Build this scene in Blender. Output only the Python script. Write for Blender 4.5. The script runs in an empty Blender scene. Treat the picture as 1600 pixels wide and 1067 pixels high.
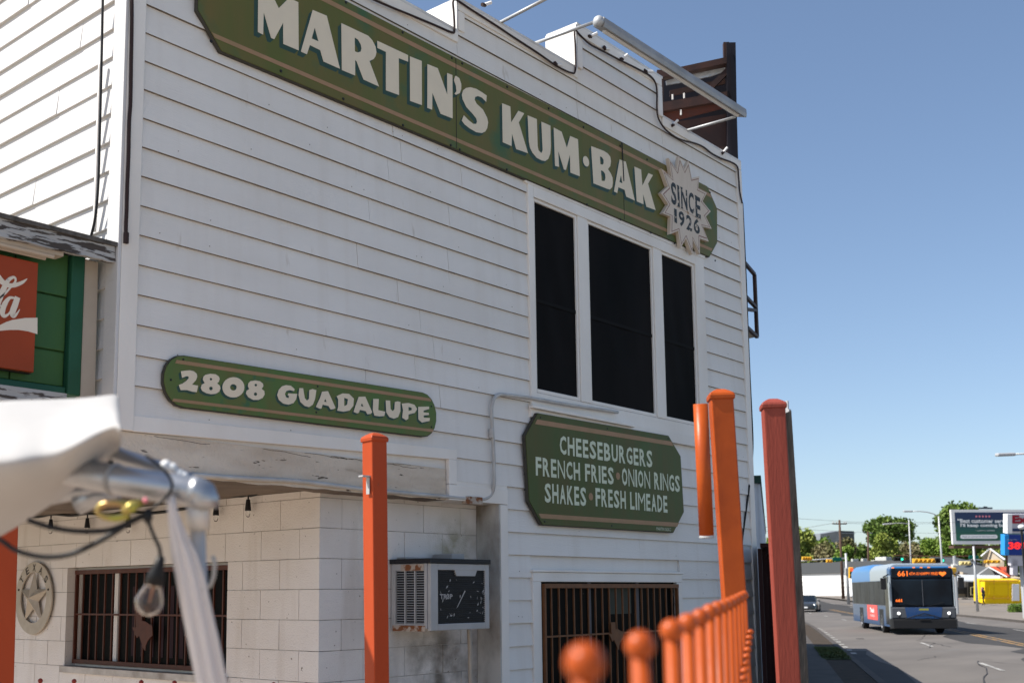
import bpy, math, random
import numpy as np
from mathutils import Vector, Matrix
from mathutils.geometry import tessellate_polygon
random.seed(7); rng = np.random.default_rng(7)
C = bpy.context.scene.collection
SC = bpy.context.scene
rad = math.radians

# ------------------------------------------------------------------ camera, sky, sun, exposure
F_PX, PPX, PPY = 1775.0, 717.0, 695.0            # focal length and principal point in photo pixels (1600 x 1067)
YAW, PITCH, ROLL = rad(48.77), rad(7.46), rad(-0.42)
CAM = Vector((0.0, -5.49, 1.70))
def cam_axes():
    cy, sy, cp, sp = math.cos(YAW), math.sin(YAW), math.cos(PITCH), math.sin(PITCH)
    w = Vector((sy*cp, cy*cp, sp)); r0 = Vector((cy, -sy, 0)); u0 = r0.cross(w)
    r = r0*math.cos(ROLL) + u0*math.sin(ROLL); u = r.cross(w)
    return r, u, w
RGT, UPV, FWD = cam_axes()
cd = bpy.data.cameras.new('camera'); cam = bpy.data.objects.new('camera', cd); C.objects.link(cam)
cam.matrix_world = Matrix(((RGT.x, UPV.x, -FWD.x, CAM.x), (RGT.y, UPV.y, -FWD.y, CAM.y), (RGT.z, UPV.z, -FWD.z, CAM.z), (0, 0, 0, 1)))
cd.sensor_width = 36.0; cd.lens = F_PX/1600*36
cd.shift_x = (800-PPX)/1600; cd.shift_y = (PPY-533.5)/1600
cd.clip_start = 0.05; cd.clip_end = 4000
cd.dof.use_dof = True; cd.dof.focus_distance = 8.3; cd.dof.aperture_fstop = 4.0
SC.camera = cam

SUNV = Vector((-0.68, 0.53, 1.0)).normalized()
sun_el = math.asin(SUNV.z); sun_rot = math.atan2(SUNV.x, SUNV.y)
W = bpy.data.worlds.new('World'); SC.world = W; W.use_nodes = True
nt = W.node_tree; nt.nodes.clear()
sky = nt.nodes.new('ShaderNodeTexSky'); sky.sky_type = 'NISHITA'; sky.sun_disc = False
sky.sun_elevation = sun_el; sky.sun_rotation = sun_rot; sky.air_density = 0.9; sky.dust_density = 1.0; sky.ozone_density = 2.2; sky.altitude = 150
bg = nt.nodes.new('ShaderNodeBackground'); bg.inputs[1].default_value = 0.112
wo = nt.nodes.new('ShaderNodeOutputWorld'); gm = nt.nodes.new('ShaderNodeGamma'); gm.inputs[1].default_value = 0.93; nt.links.new(sky.outputs[0], gm.inputs[0]); nt.links.new(gm.outputs[0], bg.inputs[0]); nt.links.new(bg.outputs[0], wo.inputs[0])
sl = bpy.data.lights.new('sun', 'SUN'); sl.energy = 5.0; sl.angle = rad(0.5); sl.color = (1.0, 0.95, 0.87)
so = bpy.data.objects.new('sun', sl); C.objects.link(so); so.location = (-20, 25, 40)
so.rotation_euler = (-SUNV).to_track_quat('-Z', 'Y').to_euler()
SC.view_settings.view_transform = 'Standard'; SC.view_settings.look = 'None'; SC.view_settings.gamma = 1; SC.view_settings.use_curve_mapping = False
SC.view_settings.exposure = 0.70
SC.render.engine = 'CYCLES'; SC.cycles.use_denoising = True; SC.cycles.max_bounces = 7; SC.cycles.diffuse_bounces = 4
SC.cycles.sample_clamp_indirect = 6.0

# ------------------------------------------------------------------ geometry helpers
def ray(px, py): return FWD + RGT*((px-PPX)/F_PX) - UPV*((py-PPY)/F_PX)
def on(px, py, ax, v):                              # the point of the plane (axis = v) seen at a pixel
    d = ray(px, py); return CAM + d*((v-CAM[ax])/d[ax])
def dp(px, py, depth): return CAM + ray(px, py)*depth   # the point at a distance in front of the camera
SA = rad(26.0); E1 = Vector((math.cos(SA), math.sin(SA), 0)); EN = Vector((-math.sin(SA), math.cos(SA), 0))
def bend(s): return 0.00075*(s-50)**2 if s > 50 else 0.0
def rise(s):
    k = min(1, max(0, (s-95)/70)); return 1.05*k*k*(3-2*k)
def st(s, t, z=0.0):                                # street frame: s along the street from the camera, t to its left
    p = Vector((CAM.x, CAM.y, 0)) + E1*s + EN*(t); p.z = z + rise(s); return p
def sof(p): return (Vector((p.x, p.y, 0))-Vector((CAM.x, CAM.y, 0))).dot(E1)

class MB:
    def __init__(s): s.v = []; s.f = []
    def add(s, vs, fs):
        n = len(s.v); s.v += [tuple(p) for p in vs]; s.f += [tuple(i+n for i in f) for f in fs]; return s
    def hexa(s, p): return s.add(p, [(0,3,2,1),(4,5,6,7),(0,1,5,4),(1,2,6,5),(2,3,7,6),(3,0,4,7)])
    def box(s, x0, x1, y0, y1, z0, z1):
        return s.hexa([(x0,y0,z0),(x1,y0,z0),(x1,y1,z0),(x0,y1,z0),(x0,y0,z1),(x1,y0,z1),(x1,y1,z1),(x0,y1,z1)])
    def obox(s, c, a, b, d):                         # centre and three half-axis vectors
        c, a, b, d = map(Vector, (c, a, b, d))
        return s.hexa([c-a-b-d, c+a-b-d, c+a+b-d, c-a+b-d, c-a-b+d, c+a-b+d, c+a+b+d, c-a+b+d])
    def slab(s, p, q, z0, z1, th):                   # upright slab from p to q in plan, thickness th to the left of p->q
        p = Vector((p[0], p[1], 0)); q = Vector((q[0], q[1], 0)); d = (q-p).normalized(); n = Vector((-d.y, d.x, 0))*th
        Z = lambda v, z: (v.x, v.y, z)
        return s.hexa([Z(p,z0), Z(q,z0), Z(q+n,z0), Z(p+n,z0), Z(p,z1), Z(q,z1), Z(q+n,z1), Z(p+n,z1)])
    def poly(s, loops, o, u, v, d=None):             # flat polygon with holes in the frame o,u,v; extruded by vector d
        o, u, v = Vector(o), Vector(u), Vector(v)
        P = [[o+u*a+v*b for a, b in L] for L in loops]
        tri = tessellate_polygon([[Vector((a, b, 0)) for a, b in L] for L in loops])
        flat = [p for L in P for p in L]; n = len(flat)
        if d is None: return s.add(flat, tri)
        d = Vector(d); fs = [tuple(t) for t in tri] + [tuple(i+n for i in reversed(t)) for t in tri]
        k = 0
        for L in P:
            m = len(L)
            for i in range(m): fs.append((k+i, k+(i+1) % m, n+k+(i+1) % m, n+k+i))
            k += m
        return s.add(flat+[p+d for p in flat], fs)
    def tube(s, pts, r, n=8, cap=True):
        pts = [Vector(p) for p in pts]; rs = r if isinstance(r, (list, tuple)) else [r]*len(pts)
        base = len(s.v); up = None
        for i, p in enumerate(pts):
            t = (pts[min(i+1, len(pts)-1)] - pts[max(i-1, 0)]).normalized()
            if up is None: up = t.orthogonal().normalized()
            up = (up - t*up.dot(t)).normalized(); w = t.cross(up)
            for k in range(n):
                a = 2*math.pi*k/n; s.v.append(tuple(p + (up*math.cos(a)+w*math.sin(a))*rs[i]))
        for i in range(len(pts)-1):
            for k in range(n):
                a = base+i*n+k; b = base+i*n+(k+1) % n; s.f.append((a, b, b+n, a+n))
        if cap:
            s.f.append(tuple(base+k for k in reversed(range(n)))); e = base+(len(pts)-1)*n; s.f.append(tuple(e+k for k in range(n)))
        return s
    def lathe(s, prof, o=(0,0,0), axis=(0,0,1), n=16):
        o = Vector(o); ax = Vector(axis).normalized(); a = ax.orthogonal().normalized(); b = ax.cross(a); base = len(s.v)
        for r, h in prof:
            for k in range(n):
                t = 2*math.pi*k/n; s.v.append(tuple(o+ax*h+(a*math.cos(t)+b*math.sin(t))*max(r, 1e-4)))
        for i in range(len(prof)-1):
            for k in range(n):
                p = base+i*n+k; q = base+i*n+(k+1) % n; s.f.append((p, q, q+n, p+n))
        return s
    def ball(s, c, r, n=12, m=8, sc=(1,1,1)):
        c = Vector(c); base = len(s.v)
        for i in range(m+1):
            ph = math.pi*i/m
            for k in range(n):
                t = 2*math.pi*k/n
                s.v.append((c.x+r*sc[0]*math.sin(ph)*math.cos(t)+1e-6*k, c.y+r*sc[1]*math.sin(ph)*math.sin(t), c.z+r*sc[2]*math.cos(ph)))
        for i in range(m):
            for k in range(n):
                p = base+i*n+k; q = base+i*n+(k+1) % n; s.f.append((p, q, q+n, p+n))
        return s
    def build(s, name, mat, parent=None, smooth=False, bevel=0.0, seg=2):
        o0 = Vector((0,0,0))
        p = parent
        while p is not None: o0 = o0 + p.location; p = p.parent
        me = bpy.data.meshes.new(name)
        me.from_pydata([(x-o0.x, y-o0.y, z-o0.z) for x, y, z in s.v], [], s.f)
        me.validate(); 
        import bmesh
        bm = bmesh.new(); bm.from_mesh(me); bmesh.ops.recalc_face_normals(bm, faces=bm.faces); bm.to_mesh(me); bm.free()
        if smooth:
            me.polygons.foreach_set('use_smooth', [True]*len(me.polygons))
        me.materials.append(mat)
        ob = bpy.data.objects.new(name, me); C.objects.link(ob)
        if parent is not None: ob.parent = parent
        if bevel:
            m = ob.modifiers.new('bevel', 'BEVEL'); m.width = bevel; m.segments = seg; m.limit_method = 'ANGLE'; m.angle_limit = rad(40)
        elif smooth:
            pass
        return ob
def smooth_by_angle(ob, a=40):
    m = ob.data
    m.polygons.foreach_set('use_smooth', [True]*len(m.polygons))
    m.set_sharp_from_angle(angle=rad(a)); return ob
def tag(o, label=None, cat=None, group=None, kind=None):
    if label: o['label'] = label
    if cat: o['category'] = cat
    if group: o['group'] = group
    if kind: o['kind'] = kind
    return o
def thing(name, label, cat, loc=(0,0,0), group=None, rz=0.0):
    o = bpy.data.objects.new(name, None); o.empty_display_size = 0.2; C.objects.link(o)
    o.location = loc; o.rotation_euler = (0, 0, rz)
    return tag(o, label, cat, group)
def copy_tree(o, parent=None):
    c = o.copy(); C.objects.link(c); c.parent = parent
    for ch in list(o.children): copy_tree(ch, c)
    return c
def text_mb(txt, o, u, v, w, h, bold=0.0, depth=0.0, spacing=1.0, res=3):
    """Lettering fitted into a w x h box at o in the frame u,v (built-in font, turned into geometry)."""
    cu = bpy.data.curves.new('text', 'FONT'); cu.body = txt; cu.size = 1; cu.offset = bold; cu.resolution_u = res; cu.space_character = spacing
    ob = bpy.data.objects.new('text', cu); C.objects.link(ob)
    dg = bpy.context.evaluated_depsgraph_get(); me = bpy.data.meshes.new_from_object(ob.evaluated_get(dg))
    vs = np.array([p.co[:] for p in me.vertices]); fs = [tuple(p.vertices) for p in me.polygons]
    bpy.data.objects.remove(ob); bpy.data.curves.remove(cu); bpy.data.meshes.remove(me)
    lo, hi = vs.min(0), vs.max(0)
    o, u, v = Vector(o), Vector(u).normalized(), Vector(v).normalized()
    mb = MB(); mb.add([o+u*((p[0]-lo[0])/(hi[0]-lo[0])*w)+v*((p[1]-lo[1])/(hi[1]-lo[1])*h) for p in vs], fs)
    return mb

# ------------------------------------------------------------------ materials
def mat(name, col, rough=0.6, metal=0.0, var=0.0, var_col=None, scale=3.0, stretch=(1,1,1), bump=0.0, bscale=60.0, bstretch=(1,1,1), spec=0.22, detail=5.0,
        emit=None, estr=0.0, alpha=1.0, trans=0.0, spots=None, coat=0.0, lo=0.35, hi=0.7):
    m = bpy.data.materials.new(name); m.use_nodes = True; n = m.node_tree; b = n.nodes['Principled BSDF']
    b.inputs['Base Color'].default_value = (*col, 1); b.inputs['Roughness'].default_value = rough; b.inputs['Metallic'].default_value = metal
    b.inputs['Specular IOR Level'].default_value = spec
    if coat: b.inputs['Coat Weight'].default_value = coat
    if trans: b.inputs['Transmission Weight'].default_value = trans
    if alpha < 1: b.inputs['Alpha'].default_value = alpha
    if emit: b.inputs['Emission Color'].default_value = (*emit, 1); b.inputs['Emission Strength'].default_value = estr
    g = n.nodes.new('ShaderNodeNewGeometry')
    def noise(sc, st_, det=5.0):
        mp = n.nodes.new('ShaderNodeMapping'); mp.inputs['Scale'].default_value = st_
        n.links.new(g.outputs['Position'], mp.inputs['Vector'])
        t = n.nodes.new('ShaderNodeTexNoise'); t.inputs['Scale'].default_value = sc; t.inputs['Detail'].default_value = det
        n.links.new(mp.outputs[0], t.inputs['Vector']); return t
    out = None
    if var_col:
        t = noise(scale, stretch, detail); r = n.nodes.new('ShaderNodeValToRGB')
        r.color_ramp.elements[0].position = lo; r.color_ramp.elements[1].position = hi
        r.color_ramp.elements[0].color = (*col, 1); r.color_ramp.elements[1].color = (*[c*(1-var)+d*var for c, d in zip(col, var_col)], 1)
        n.links.new(t.outputs['Fac'], r.inputs[0]); out = r.outputs[0]
    if spots:                                         # (colour, scale, threshold, stretch)
        for sp in spots:
            t = noise(sp[1], sp[3] if len(sp) > 3 else (1,1,1), 6.0); r = n.nodes.new('ShaderNodeValToRGB')
            r.color_ramp.elements[0].position = sp[2]; r.color_ramp.elements[1].position = min(1, sp[2]+(sp[4] if len(sp) > 4 else 0.04))
            mx = n.nodes.new('ShaderNodeMix'); mx.data_type = 'RGBA'
            n.links.new(t.outputs['Fac'], r.inputs[0]); n.links.new(r.outputs[0], mx.inputs[0])
            if out is None: mx.inputs[6].default_value = (*col, 1)
            else: n.links.new(out, mx.inputs[6])
            mx.inputs[7].default_value = (*sp[0], 1); out = mx.outputs[2]
    if out is not None: n.links.new(out, b.inputs['Base Color'])
    if bump:
        t = noise(bscale, bstretch, 8.0); bp = n.nodes.new('ShaderNodeBump'); bp.inputs['Strength'].default_value = bump; bp.inputs['Distance'].default_value = 0.01
        n.links.new(t.outputs['Fac'], bp.inputs['Height']); n.links.new(bp.outputs[0], b.inputs['Normal'])
    return m
M = {}
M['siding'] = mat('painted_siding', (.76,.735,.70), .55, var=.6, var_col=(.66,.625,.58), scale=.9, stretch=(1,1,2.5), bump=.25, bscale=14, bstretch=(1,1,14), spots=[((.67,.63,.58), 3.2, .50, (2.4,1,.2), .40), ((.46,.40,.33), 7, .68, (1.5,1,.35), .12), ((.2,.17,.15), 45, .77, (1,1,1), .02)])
M['siding_lit'] = mat('painted_siding_side_wall', (.60,.595,.59), .5, var=.4, var_col=(.50,.485,.47), scale=1.1, stretch=(1,1,3), bump=.3, bscale=14, bstretch=(1,1,14), spots=[((.3,.27,.24), 26, .78, (1,1,1), .03)])  # darker copy of the siding paint, toned down for the sunlit wall
M['trim'] = mat('white_trim_paint', (.80,.77,.725), .5, var=.6, var_col=(.66,.61,.55), scale=2.2, stretch=(1,1,.4), bump=.2, bscale=40, spots=[((.33,.28,.22), 22, .76, (1,1,.4), .05)])
M['flash'] = mat('parapet_flashing', (.66,.66,.65), .45, var=.6, var_col=(.42,.38,.33), scale=5, bump=.2, bscale=30)
M['block'] = mat('painted_block', (.72,.685,.65), .8, var=.7, var_col=(.60,.55,.50), scale=1.3, bump=.5, bscale=90, spots=[((.50,.44,.38), 2.2, .54, (2,2,.35), .36), ((.16,.13,.10), 34, .70, (1,1,1), .04)])
def add_stain(m, c, r0, r1, col, sc=5.0):
    n = m.node_tree; b = n.nodes['Principled BSDF']; g = n.nodes.new('ShaderNodeNewGeometry'); d = n.nodes.new('ShaderNodeVectorMath'); d.operation = 'DISTANCE'
    mp = n.nodes.new('ShaderNodeMapping'); n.links.new(g.outputs['Position'], mp.inputs[0]); n.links.new(mp.outputs[0], d.inputs[0]); d.inputs[1].default_value = c
    mr = n.nodes.new('ShaderNodeMapRange'); mr.inputs[1].default_value = r0; mr.inputs[2].default_value = r1; mr.inputs[3].default_value = 1; mr.inputs[4].default_value = 0
    n.links.new(d.outputs['Value'], mr.inputs[0]); t = n.nodes.new('ShaderNodeTexNoise'); t.inputs['Scale'].default_value = sc; t.inputs['Detail'].default_value = 6; n.links.new(mp.outputs[0], t.inputs['Vector'])
    k = n.nodes.new('ShaderNodeMapRange'); k.inputs[1].default_value = .35; k.inputs[2].default_value = .65; n.links.new(t.outputs['Fac'], k.inputs[0])
    mu = n.nodes.new('ShaderNodeMath'); mu.operation = 'MULTIPLY'; n.links.new(mr.outputs[0], mu.inputs[0]); n.links.new(k.outputs[0], mu.inputs[1])
    mx = n.nodes.new('ShaderNodeMix'); mx.data_type = 'RGBA'; old = b.inputs['Base Color'].links[0].from_socket; n.links.new(mu.outputs[0], mx.inputs[0]); n.links.new(old, mx.inputs[6]); mx.inputs[7].default_value = (*col, 1); n.links.new(mx.outputs[2], b.inputs['Base Color'])
add_stain(M['block'], (6.3, .2, 1.15), .1, .75, (.13,.11,.085)); add_stain(M['block'], (6.45, .2, 2.0), .02, .35, (.25,.22,.12), 7)
M['mortar'] = mat('painted_mortar', (.50,.47,.43), .9, var=.8, var_col=(.20,.17,.14), scale=6, bump=.4, bscale=60)
M['lintel'] = mat('cracked_concrete_beam', (.66,.585,.49), .85, var=.9, var_col=(.48,.39,.30), scale=3.5, stretch=(.6,1,2), bump=.9, bscale=35, spots=[((.10,.08,.06), 22, .66, (.35,1,2), .03), ((.20,.14,.09), 5, .62, (.4,1,2), .14)])
M['green'] = mat('sign_green_paint', (.105,.122,.030), .5, var=1, var_col=(.145,.118,.036), scale=3.2, stretch=(1.4,1,.35), bump=.12, bscale=24, bstretch=(1,1,.3), spots=[((.05,.12,.055), 2.6, .56, (1,1,1), .15)])
M['green2'] = mat('address_sign_green', (.085,.155,.042), .5, var=1, var_col=(.12,.13,.038), scale=6, stretch=(1.2,1,.6), bump=.1, bscale=24, spots=[((.05,.13,.06), 9, .62, (1,1,1), .1)])
M['green3'] = mat('menu_sign_green', (.062,.088,.020), .5, var=1, var_col=(.085,.078,.020), scale=4, stretch=(1.6,1,.35), bump=.1, bscale=24, spots=[((.055,.115,.035), 2.0, .6, (1,1,1), .2)])
M['stripe'] = mat('tan_stripe_paint', (.36,.215,.125), .55, var=.6, var_col=(.26,.19,.09), scale=9)
M['cream'] = mat('cream_letter_paint', (.74,.65,.50), .5, var=.4, var_col=(.66,.58,.46), scale=9)
M['sage'] = mat('pale_menu_letter_paint', (.60,.65,.50), .5, var=.4, var_col=(.5,.54,.4), scale=9)
M['shade'] = mat('teal_drop_shade_paint', (.028,.068,.055), .5, var=.5, var_col=(.05,.09,.07), scale=12)
M['ink'] = mat('black_sign_paint', (.03,.035,.035), .5, spots=[((.5,.42,.33), 26, .60, (1,1,1), .06)])
M['ink2'] = mat('black_paint', (.02,.02,.022), .5)
M['edge'] = mat('dark_board_edge', (.06,.055,.045), .7)
M['star'] = mat('starburst_cream_paint', (.62,.53,.44), .5, var=.5, var_col=(.54,.46,.36), scale=14, stretch=(3,1,.5), bump=.1, bscale=30)
M['maroon_line'] = mat('maroon_outline_paint', (.2,.075,.06), .5)
M['screen'] = mat('dark_window_screen', (.005,.005,.005), .6, var=.9, var_col=(.014,.012,.012), scale=1.4, stretch=(1,1,.4), bump=.12, bscale=2.2, spec=.03)
M['screen_rail'] = mat('screen_rail_behind', (.011,.011,.011), .6, spec=.03)
M['lap_dirt'] = mat('dirty_lap_edge', (.20,.165,.13), .9, var=.8, var_col=(.09,.07,.055), scale=4)  # brown that paints the shade line under each lap; nail heads share it
M['glass_dark'] = mat('dark_glass', (.004,.004,.004), .4, spec=.04)
M['grille'] = mat('rusty_brown_grille', (.085,.024,.013), .5, var=.6, var_col=(.045,.016,.01), scale=18)
M['grille_o'] = mat('orange_brown_grille', (.17,.07,.028), .5, var=.6, var_col=(.09,.04,.02), scale=14)
M['black_rubber'] = mat('black_rubber_cable', (.012,.012,.013), .45)
M['old_cable'] = mat('old_brown_cable', (.035,.02,.018), .6)
M['conduit'] = mat('grey_painted_conduit', (.5,.5,.49), .45, var=.6, var_col=(.33,.3,.27), scale=8)
M['fixture'] = mat('grey_lamp_housing', (.36,.35,.34), .4, var=.6, var_col=(.24,.22,.2), scale=6, metal=.3)
M['brown_steel'] = mat('brown_sign_steel', (.030,.017,.015), .55, var=.8, var_col=(.055,.024,.017), scale=5, bump=.2)
M['rust_red'] = mat('red_rusted_mesh', (.085,.025,.015), .7, var=.8, var_col=(.06,.025,.02), scale=9)
M['navy'] = mat('dark_sign_face', (.010,.009,.013), .5, spec=.2)
M['foil'] = mat('crumpled_silver_sheet', (.5,.5,.5), .35, metal=.8, bump=.8, bscale=16)
M['orange'] = mat('orange_post_paint', (.39,.060,.017), .48, var=.5, var_col=(.34,.048,.014), spots=[((.30,.06,.025), 40, .68, (1,1,.5), .05)], scale=5, stretch=(1,1,.4), bump=.12, bscale=16)
M['orange_warm'] = mat('orange_fence_paint', (.40,.072,.010), .38, var=.6, var_col=(.28,.046,.008), scale=8, bump=.12, bscale=20)
M['redpost'] = mat('faded_red_post_paint', (.27,.055,.038), .5, var=.6, var_col=(.21,.043,.03), scale=6, stretch=(5,5,.3), bump=.2, bscale=30, bstretch=(3,3,.3))
M['red_fence'] = mat('dark_red_fence_paint', (.24,.03,.02), .3)
M['weather'] = mat('weathered_grey_wood', (.12,.11,.10), .85, var=.8, var_col=(.05,.045,.04), scale=9, stretch=(4,4,.5), bump=.5, bscale=30, bstretch=(3,3,.3))
M['peel'] = mat('peeling_white_painted_wood', (.42,.42,.41), .8, var=.7, var_col=(.3,.3,.3), scale=4, bump=.7, bscale=22, bstretch=(.3,1,2), spots=[((.07,.06,.055), 26, .50, (.25,1,2.0), .03)])
M['kgreen'] = mat('green_painted_panel', (.04,.12,.045), .5, var=.8, var_col=(.055,.13,.03), scale=3, stretch=(1,1,.5), bump=.2, bscale=22, bstretch=(1,1,.3))
M['kgreen_d'] = mat('dark_green_trim', (.02,.10,.06), .45, var=.6, var_col=(.02,.07,.03), scale=5)
M['cola'] = mat('red_enamel_sign', (.34,.052,.010), .35, var=.6, var_col=(.25,.042,.010), scale=2.5)
M['cola_white'] = mat('white_enamel_print', (.74,.66,.55), .4, spots=[((.42,.42,.42), 9, .66, (1,1,2), .06)])
M['beige'] = mat('beige_painted_board', (.48,.42,.35), .6, var=.6, var_col=(.38,.32,.26), scale=4)
M['canvas'] = mat('white_canopy_fabric', (.42,.41,.40), .8, var=.5, var_col=(.36,.35,.34), scale=9, bump=.3, bscale=9)
M['alu'] = mat('galvanised_pipe', (.40,.41,.43), .34, metal=.75, var=.5, var_col=(.3,.3,.3), scale=14)
M['pvc'] = mat('pale_grey_pole', (.55,.53,.5), .4, metal=.2)
M['strap'] = mat('gathered_pale_curtain', (.62,.58,.56), .7, bump=.4, bscale=30, bstretch=(3,3,.3))
M['hook'] = mat('yellow_zinc_hook', (.36,.38,.06), .35, metal=.5, var=.8, var_col=(.4,.2,.12), scale=25)
M['ac'] = mat('grey_enamel_air_conditioner', (.40,.40,.40), .45, var=.5, var_col=(.3,.3,.29), scale=8)
M['ac_black'] = mat('black_coil_grille', (.018,.018,.02), .5, bump=.5, bscale=60, bstretch=(.1,1,3))
M['rust'] = mat('rusty_peeling_metal', (.42,.36,.3), .7, var=.3, var_col=(.3,.2,.12), scale=14, bump=.4, spots=[((.2,.075,.03), 18, .45, (1,1,1), .08)])
M['white_scrape'] = mat('scraped_white_paint', (.36,.35,.34), .7)
M['grime'] = mat('grimy_white_board', (.5,.49,.46), .7, var=1, var_col=(.12,.09,.06), scale=2.6, stretch=(1,1,.6), bump=.2, lo=.42, hi=.66)
M['plaque'] = mat('grey_metal_plaque', (.42,.37,.30), .5, metal=.1, var=.6, var_col=(.32,.27,.21), scale=12)
M['plaque_d'] = mat('dark_plaque_letters', (.04,.032,.025), .6)
M['paper'] = mat('sun_faded_paper', (.07,.075,.06), .8)
M['dim_frame'] = mat('dim_sash_frame', (.13,.12,.13), .6)
M['patio'] = mat('warm_patio_paving', (.40,.32,.25), .85, var=.6, var_col=(.32,.25,.195), scale=1.2, bump=.3)
M['concrete'] = mat('sidewalk_concrete', (.085,.074,.066), .85, var=.8, var_col=(.055,.048,.044), scale=1.1, bump=.3, bscale=25, spots=[((.05,.045,.04), 3.2, .66, (1,1,1), .1)])
M['road'] = mat('worn_grey_road', (.112,.101,.092), .85, var=1, var_col=(.148,.133,.12), scale=.35, stretch=(.6,1.6,1), bump=.2, bscale=25, spots=[((.13,.125,.12), .5, .62, (.5,2.2,1), .15), ((.10,.095,.09), 2.6, .72, (1,1,1), .05)])
M['lot'] = mat('pale_parking_lot', (.50,.45,.39), .9, var=.8, var_col=(.40,.36,.31), scale=.5)  # pale colour of the sheets added to bounce sunlight
M['forecourt'] = mat('tan_forecourt_paving', (.20,.175,.15), .9, var=.8, var_col=(.15,.13,.11), scale=.3)
M['asphalt'] = mat('newer_dark_asphalt', (.04,.038,.037), .85, var=.8, var_col=(.058,.054,.052), scale=.5, bump=.2, bscale=25)  # also colours the painted shadow strip and the added dark ground
M['tar'] = mat('tar_crack_seal', (.045,.042,.042), .7)
M['yellow_line'] = mat('worn_yellow_line', (.34,.20,.07), .7, spots=[((.14,.12,.10), 3, .50, (1,1,1), .1)])
M['white_line'] = mat('worn_white_line', (.34,.33,.31), .7, spots=[((.18,.17,.16), 3, .52, (1,1,1), .1)])
M['ground'] = mat('dusty_ground', (.28,.24,.18), .95, var=1, var_col=(.16,.17,.08), scale=.06)
M['dirt'] = mat('brown_verge_dirt', (.06,.042,.03), .95, var=1, var_col=(.035,.028,.018), scale=3, bump=.6)
M['grass'] = mat('verge_grass', (.05,.085,.02), .8, var=1, var_col=(.10,.10,.03), scale=3)
M['wood_pole'] = mat('brown_utility_pole_wood', (.09,.055,.04), .85)
M['galv'] = mat('galvanised_street_pole', (.42,.43,.44), .5, metal=.3)
M['white_wall'] = mat('white_store_wall', (.78,.77,.75), .7, var=.4, var_col=(.68,.67,.65), scale=.3)
M['grey_band'] = mat('dark_grey_fascia', (.075,.08,.085), .6)
M['red_letters'] = mat('red_channel_letters', (.7,.02,.03), .4, emit=(.9,.03,.04), estr=.5)
M['tower'] = mat('slate_tower_cladding', (.05,.06,.075), .5)
M['tower_lt'] = mat('tower_side_cladding', (.2,.22,.25), .5)
M['hvac'] = mat('rooftop_unit_metal', (.5,.5,.47), .6)
M['sig_y'] = mat('yellow_signal_housing', (.75,.42,.04), .5)
M['sig_p'] = mat('sun_bleached_yellow_signal_back', (.68,.58,.28), .5)
M['sig_k'] = mat('black_signal_face', (.015,.015,.015), .5)
M['lamp_g'] = mat('green_signal_lamp', (.02,.4,.25), .3, emit=(.05,1,.6), estr=1.2)
M['lamp_r'] = mat('red_signal_lamp', (.5,.03,.02), .3, emit=(1,.08,.03), estr=1.2)
M['sign_grn'] = mat('street_name_green', (.0,.13,.09), .4)
M['bb_white'] = mat('billboard_frame_white', (.72,.72,.72), .5)
M['bb_navy'] = mat('billboard_navy_print', (.01,.03,.10), .4)
M['bb_teal'] = mat('billboard_green_print', (.01,.10,.07), .4)
M['print_w'] = mat('white_print', (.78,.8,.8), .5)
M['pink'] = mat('pink_star_print', (.8,.25,.3), .5)
M['ex_red'] = mat('deep_red_print', (.30,.01,.03), .4)
M['ex_face'] = mat('pale_grey_sign_face', (.50,.48,.52), .4)
M['blue'] = mat('royal_blue_sign_face', (.015,.045,.25), .35)
M['blue_lt'] = mat('sky_blue_sign_edge', (.02,.25,.62), .35)
M['led_red'] = mat('red_led_digits', (.6,.02,.02), .4, emit=(1,.03,.03), estr=.7)
M['led_o'] = mat('orange_led_dots', (.6,.15,.02), .4, emit=(1,.16,.02), estr=.8)
M['tyre'] = mat('tyre_rubber', (.015,.015,.015), .8)
M['rim'] = mat('wheel_rim', (.35,.34,.33), .4, metal=.5)
M['bus_blue'] = mat('bus_blue_paint', (.025,.065,.15), .3, coat=.3)
M['bus_sky'] = mat('bus_bright_blue_paint', (.03,.16,.40), .3, coat=.3)
M['bus_navy'] = mat('bus_navy_paint', (.012,.05,.15), .25, coat=.4)
M['bus_silver'] = mat('bus_silver_paint', (.28,.32,.35), .35, coat=.2)
M['bus_grey'] = mat('bus_dark_grey_panel', (.075,.08,.09), .4)
M['black_gloss'] = mat('black_vehicle_glass', (.006,.008,.012), .16, spec=.12, var=1, var_col=(.012,.02,.03), scale=.8)
M['soffit'] = mat('grimy_dark_soffit', (.10,.08,.065), .85, var=.8, var_col=(.2,.16,.13), scale=2.5)  # shade under the porch and beam put into the colour
M['side_glass'] = mat('tinted_bus_side_glass', (.014,.016,.02), .3, spec=.03, var=1, var_col=(.03,.034,.04), scale=1.2)
M['black_plastic'] = mat('black_bumper_plastic', (.015,.015,.016), .5)
M['ad_red'] = mat('coral_advert_panel', (.72,.09,.08), .4)
M['headlamp'] = mat('lit_headlamp', (.9,.9,.9), .2, emit=(1,1,.95), estr=1.0)
M['amber'] = mat('amber_marker_lamp', (.7,.2,.02), .3, emit=(1,.25,.03), estr=.6)
M['car'] = mat('dark_grey_car_paint', (.045,.05,.055), .25, metal=.4, coat=.6)
M['yellow'] = mat('yellow_trailer_paint', (.80,.52,.0), .4)
M['red_roof'] = mat('red_metal_roof', (.62,.11,.05), .55)
M['grey_roof'] = mat('pale_metal_canopy', (.45,.47,.48), .5)
M['tan_wall'] = mat('tan_stone_wall', (.45,.38,.29), .8, var=.6, var_col=(.34,.28,.2), scale=1)
M['brown_wall'] = mat('brown_brick_wall', (.16,.09,.06), .8)
M['shop_dark'] = mat('dark_shop_window', (.03,.028,.025), .3)
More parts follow.
